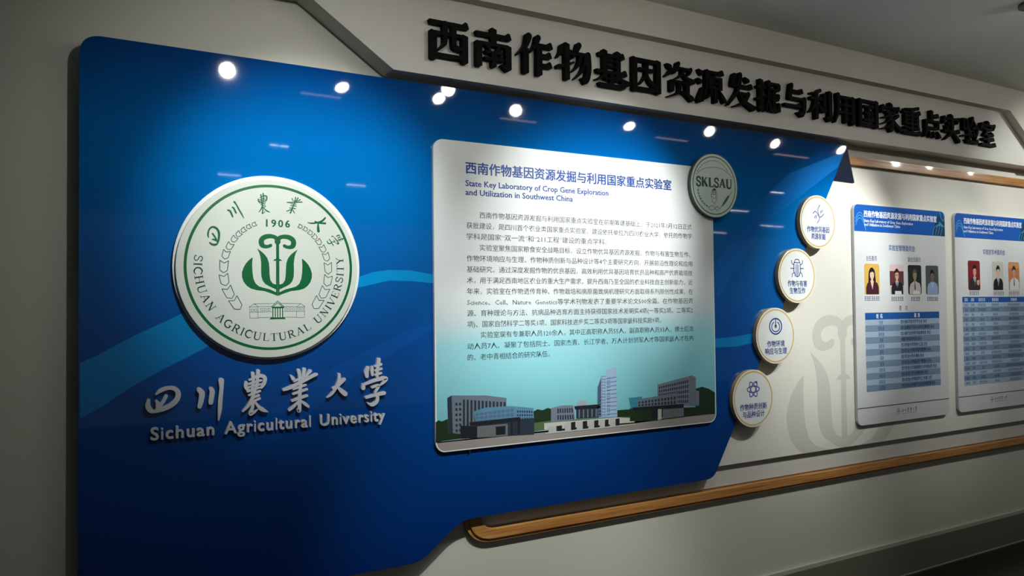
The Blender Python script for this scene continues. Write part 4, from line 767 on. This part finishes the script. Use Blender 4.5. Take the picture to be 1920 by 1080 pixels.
# =====================================================================
# black raised title on the fascia
# =====================================================================
TC = {
 '西': 'H 3 97 9 10;V 13 30 98;V 87 30 98;B 13 87 34 9;B 13 87 86 9;C 13 5 40 10 40 50 36 62 24 74;C 12 10 61 10 61 56 66 63 78 64',
 '南': 'H 5 95 17 10;V 50 0 38 14;V 13 37 98;V 87 37 98;B 13 87 40 9;C 9 5 34 44 40 56;C 5 9 64 44 58 56;H 27 73 60 7;H 25 75 76 7;V 50 58 96 12;C 5 13 70 88 84 94',
 '作': 'C 16 4 32 2 24 28 3 52;V 24 32 98;C 14 4 57 2 50 22 36 42;H 46 97 21 10;V 60 22 98;H 60 94 46 9;H 60 95 71 9',
 '物': 'C 10 4 14 12 10 28 2 42;H 10 46 28 8;V 28 2 98 14;C 9 5 3 66 24 60 46 50;C 14 4 62 2 54 22 44 38;B 54 90 25 9;C 15 14 88 24 90 56 86 84 80 94;C 14 4 82 93 70 88;C 11 3 68 28 60 54 44 74;C 11 3 82 28 72 66 50 92',
 '基': 'H 10 90 14 9;V 30 1 60 13;V 70 1 60 13;B 30 70 29 6;B 30 70 43 6;H 3 97 60 9;C 11 3 34 62 20 76 3 84;C 4 14 64 62 78 76 97 84;V 50 66 92 12;H 26 74 77 7;H 10 90 95 9',
 '因': 'V 12 5 98;V 88 5 98;B 12 88 10 9;B 12 88 90 9;B 26 74 35 8;C 12 3 50 18 48 50 28 78;C 4 13 50 44 58 64 76 78',
 '资': 'D 6 6 20 16;C 4 11 4 42 12 36 26 22;C 11 4 46 1 40 18 32 30;B 42 88 14 8;C 10 3 88 12 84 24 76 32;C 11 3 62 16 56 34 28 50;C 4 13 62 28 74 40 96 47;V 24 52 84 13;V 76 52 84 13;B 24 76 54 8;C 11 3 50 60 46 84 12 99;C 4 14 56 80 72 86 90 97',
 '源': 'D 6 5 20 18;D 2 32 16 44;C 4 14 20 58 14 76 8 96;H 28 97 9 9;C 13 4 36 9 34 56 20 97;C 9 4 66 12 60 24;K 48 26 84 54;B 48 84 40 6;V 66 56 98 12;C 10 3 50 62 46 76 34 88;C 4 12 80 62 88 72 98 88',
 '发': 'C 12 10 28 4 22 22 20 34;H 18 96 34 9;D 66 4 80 18;C 15 4 48 1 40 48 3 97;B 40 76 56 8;C 14 4 78 56 62 82 26 98;C 4 16 46 60 64 80 96 96',
 '掘': 'V 20 2 96 14;H 3 40 26 8;L 2 64 40 50 9;C 12 5 20 94 8 88;B 46 92 10 8;V 90 8 28 12;B 46 92 27 8;C 14 4 50 8 48 60 36 97;V 71 34 96 12;V 56 40 56 10;V 88 40 56 10;B 54 90 57 8;V 55 68 96 10;V 90 68 96 10;B 54 92 91 8',
 '与': 'C 13 12 34 2 30 24 27 42;H 30 82 20 9;B 26 88 43 9;C 15 13 87 42 85 76 76 92;C 13 4 77 92 60 86;H 3 76 67 9',
 '利': 'C 11 5 46 3 30 12 8 16;V 30 10 98 14;H 3 57 32 9;C 11 3 28 36 18 60 2 78;C 4 13 32 44 42 54 55 66;V 65 12 72 13;V 90 1 96 15;C 5 13 74 88 86 93',
 '用': 'C 15 5 18 6 17 60 3 97;V 86 6 98 15;B 18 86 11 9;B 18 86 37 8;B 18 86 62 8;V 52 10 96 13;C 5 13 72 88 82 94',
 '国': 'V 11 5 98;V 89 5 98;B 11 89 10 9;B 11 89 90 9;H 25 76 28 7;H 28 72 50 7;H 23 77 74 7;V 50 27 74 12;D 60 56 68 66',
 '家': 'D 44 0 56 12;B 8 92 18 9;C 12 10 13 16 8 34;C 12 4 90 16 84 33;H 24 77 34 8;C 10 3 52 36 34 50 10 55;C 12 13 40 44 58 60 58 84 50 96;C 12 4 52 95 38 88;C 9 3 50 56 30 70 6 77;C 9 3 54 70 34 86 6 94;C 11 3 86 42 72 54 60 58;C 4 15 60 56 76 74 97 90',
 '重': 'C 5 11 16 11 50 9 84 3;H 3 97 22 8;K 20 34 80 62;B 20 80 48 6;V 50 8 92 12;H 10 90 77 8;H 2 98 94 9',
 '点': 'V 48 1 44 14;H 48 88 20 9;K 18 40 82 64;C 14 5 20 76 8 97;D 33 76 40 96;D 55 76 63 96;D 77 74 92 96',
 '实': 'D 44 0 56 12;B 6 92 18 9;C 12 10 11 16 8 34;C 12 4 90 16 84 33;D 26 30 38 42;D 16 44 30 57;H 3 97 65 9;C 15 4 54 26 52 66 10 98;C 4 14 58 72 74 82 90 97',
 '验': 'B 5 38 10 8;V 34 9 44 12;C 11 9 14 14 12 46;B 10 44 46 8;C 13 11 42 46 42 78 34 92;C 11 3 36 92 24 86;L 2 74 36 66 7;C 12 4 66 1 58 24 40 42;C 4 13 68 6 80 26 98 38;H 56 84 40 8;D 49 54 58 72;D 67 50 74 70;C 11 4 92 50 86 66 78 84;H 44 98 92 9',
 '室': 'D 44 0 56 12;B 8 92 18 9;C 12 10 13 16 8 34;C 12 4 90 16 84 33;H 21 79 34 8;C 10 4 46 36 38 46 26 55;B 24 72 56 7;D 66 42 80 57;V 50 58 92 14;H 14 86 73 8;H 4 96 94 9'}
TB = [((1.2635+.18725*i-.086, 2.561+.024*i/19), (1.2635+.18725*i+.086, 2.407+.024*i/19)) for i in range(20)]
for i, ch in enumerate(TI):
    (xl, zt_), (xr, zb_) = TB[i]
    mb = MB(); stroke_glyph(mb, TC[ch], lambda x, y: (xl+(xr-xl)*x/100, zt_+(zb_-zt_)*y/100), .1001, .124, M['black'])
    o = mb.build('title_character'); tag(o, 'black raised title character %s on the white fascia, %s from the left' % (ch, ords[i]), 'letter', 'black title characters')

# =====================================================================
# ceiling fittings (mirrored in the glossy panels)
# =====================================================================
tk = MB(); tk.box(-.6, 9.2, -1.42, -1.385, 2.765, CZ-.0005, M['track']); tk = tk.build('lighting_track'); tag(tk, 'long white ceiling track carrying the row of spotlights', 'track')
def lathe(profile, m_list, d, org, n=24):
    """profile: (t along axis d, radius, material of the band leading to the next point)"""
    mb = MB(); d = Vector(d).normalized(); a = d.orthogonal().normalized(); b = d.cross(a); mb_ = []
    for t_, r_, _ in profile:
        mb_.append(len(mb.v)); mb.v += [tuple(Vector(org)+d*t_+(a*math.cos(2*math.pi*i/n)+b*math.sin(2*math.pi*i/n))*r_) for i in range(n)]
    for k_ in range(len(profile)-1):
        s_ = mb.slot(profile[k_][2])
        for i in range(n):
            j = (i+1) % n; mb.f.append([mb_[k_]+i, mb_[k_]+j, mb_[k_+1]+j, mb_[k_+1]+i]); mb.mi.append(s_)
    mb.f.append([mb_[0]+i for i in range(n)][::-1]); mb.mi.append(mb.slot(profile[0][2])); mb.f.append([mb_[-1]+i for i in range(n)]); mb.mi.append(mb.slot(profile[-1][2]))
    return mb
for i, (lx, ly, ax, az, watts, cone) in enumerate(LAMPS):
    p = Vector((lx, ly, LAMP_Z)); tgt = Vector((ax, 0, az)); d = (tgt-p).normalized()
    t = empty('track_spotlight', (lx, ly, CZ-.035), ('white track spotlight, %s from the left of the mirrored row' % ords[i]) if i < 12 else 'white track spotlight at the far left, beyond the mirrored row', 'lamp', 'track spotlights')
    lathe([(-.100, .020, M['lampbody']), (-.095, .034, M['lampbody']), (-.02, .040, M['lampbody']), (.006, .043, M['lampbody']), (.006, .037, M['lampbody']), (-.004, .036, M['lampbody'])], (), d, p).build('lamp_head', t)
    lathe([(-.004, .0345, M['lampface']), (-.002, .0345, M['lampface'])], (), d, p).build('lens', t)
    b_ = MB(); q_ = p-d*.07; on = -1.428 < q_.y < -1.377; b_.box(q_.x-.006, q_.x+.006, q_.y-.006, q_.y+.006, q_.z, 2.7645 if on else CZ-.0005, M['lampbody']); b_.build('stem', t)
    for wt, cn, bl_ in ((watts*1.08, cone+1.5, .88), (SPILL.get(i, 0), 82, 1.0)):
        if not wt: continue
        l = bpy.data.lights.new('spot', 'SPOT'); l.energy = wt; l.color = (.975, 1.0, .965); l.spot_size = math.radians(cn); l.spot_blend = bl_; l.shadow_soft_size = .03
        lo = bpy.data.objects.new('light', l); C.objects.link(lo); lo.parent = t; lo.location = p+d*.03-Vector(t['_o']); lo.rotation_euler = d.to_track_quat('-Z', 'Y').to_euler()
# slim lit slots in the ceiling, farther into the room
sl_pos = [(1.395, -2.034, .13), (2.769, -2.024, .15), (4.133, -2.000, .17), (5.527, -2.035, .22), (6.90, -2.03, .2)]
for i, (x_, y_, w_) in enumerate(sl_pos):
    t = empty('ceiling_slot_light', (x_, y_, CZ), 'slim rosy lit slot in the ceiling behind the spotlights, %s from the left' % ords[i], 'lamp', 'slot lights')
    MB().box(x_-w_, x_+w_, y_-.035, y_+.035, CZ-.012, CZ-.0002, M['lampbody']).build('housing', t); MB().box(x_-w_+.01, x_+w_-.01, y_-.016, y_+.016, CZ-.014, CZ-.012, M['slot']).build('diffuser', t)
for i, (x_, y_, a_) in enumerate([(1.50, -3.62, .030), (1.58, -3.63, .030), (7.19, -3.64, .10), (1.458, -5.19, .10), (2.73, -5.25, .10), (8.07, -5.09, .2), (10.18, -6.35, .25), (10.12, -7.57, .25)]):
    t = empty('ceiling_downlight', (x_, y_, CZ), 'small lit ceiling downlight far behind the viewer, %s in order of distance' % ords[i], 'lamp', 'far downlights')
    MB().box(x_-a_-.01, x_+a_+.01, y_-.03, y_+.03, CZ-.010, CZ-.0002, M['lampbody']).build('housing', t); MB().box(x_-a_, x_+a_, y_-.012, y_+.012, CZ-.012, CZ-.010, M['spotlit']).build('diffuser', t)
# dark fitting on the ceiling, its lower tip just inside the frame
lathe([(0, .070, M['darkmetal']), (.012, .070, M['darkmetal']), (.014, .040, M['darkmetal']), (.035, .034, M['darkmetal']), (.040, .02, M['darkmetal'])], (), (0, 0, -1), (3.69, -.95, CZ-.0002)).build('ceiling_detector')
tag(bpy.data.objects['ceiling_detector'], 'small dark round fitting on the grey ceiling at the top right', 'detector')
for o in bpy.data.objects:
    if '_o' in o: del o['_o']
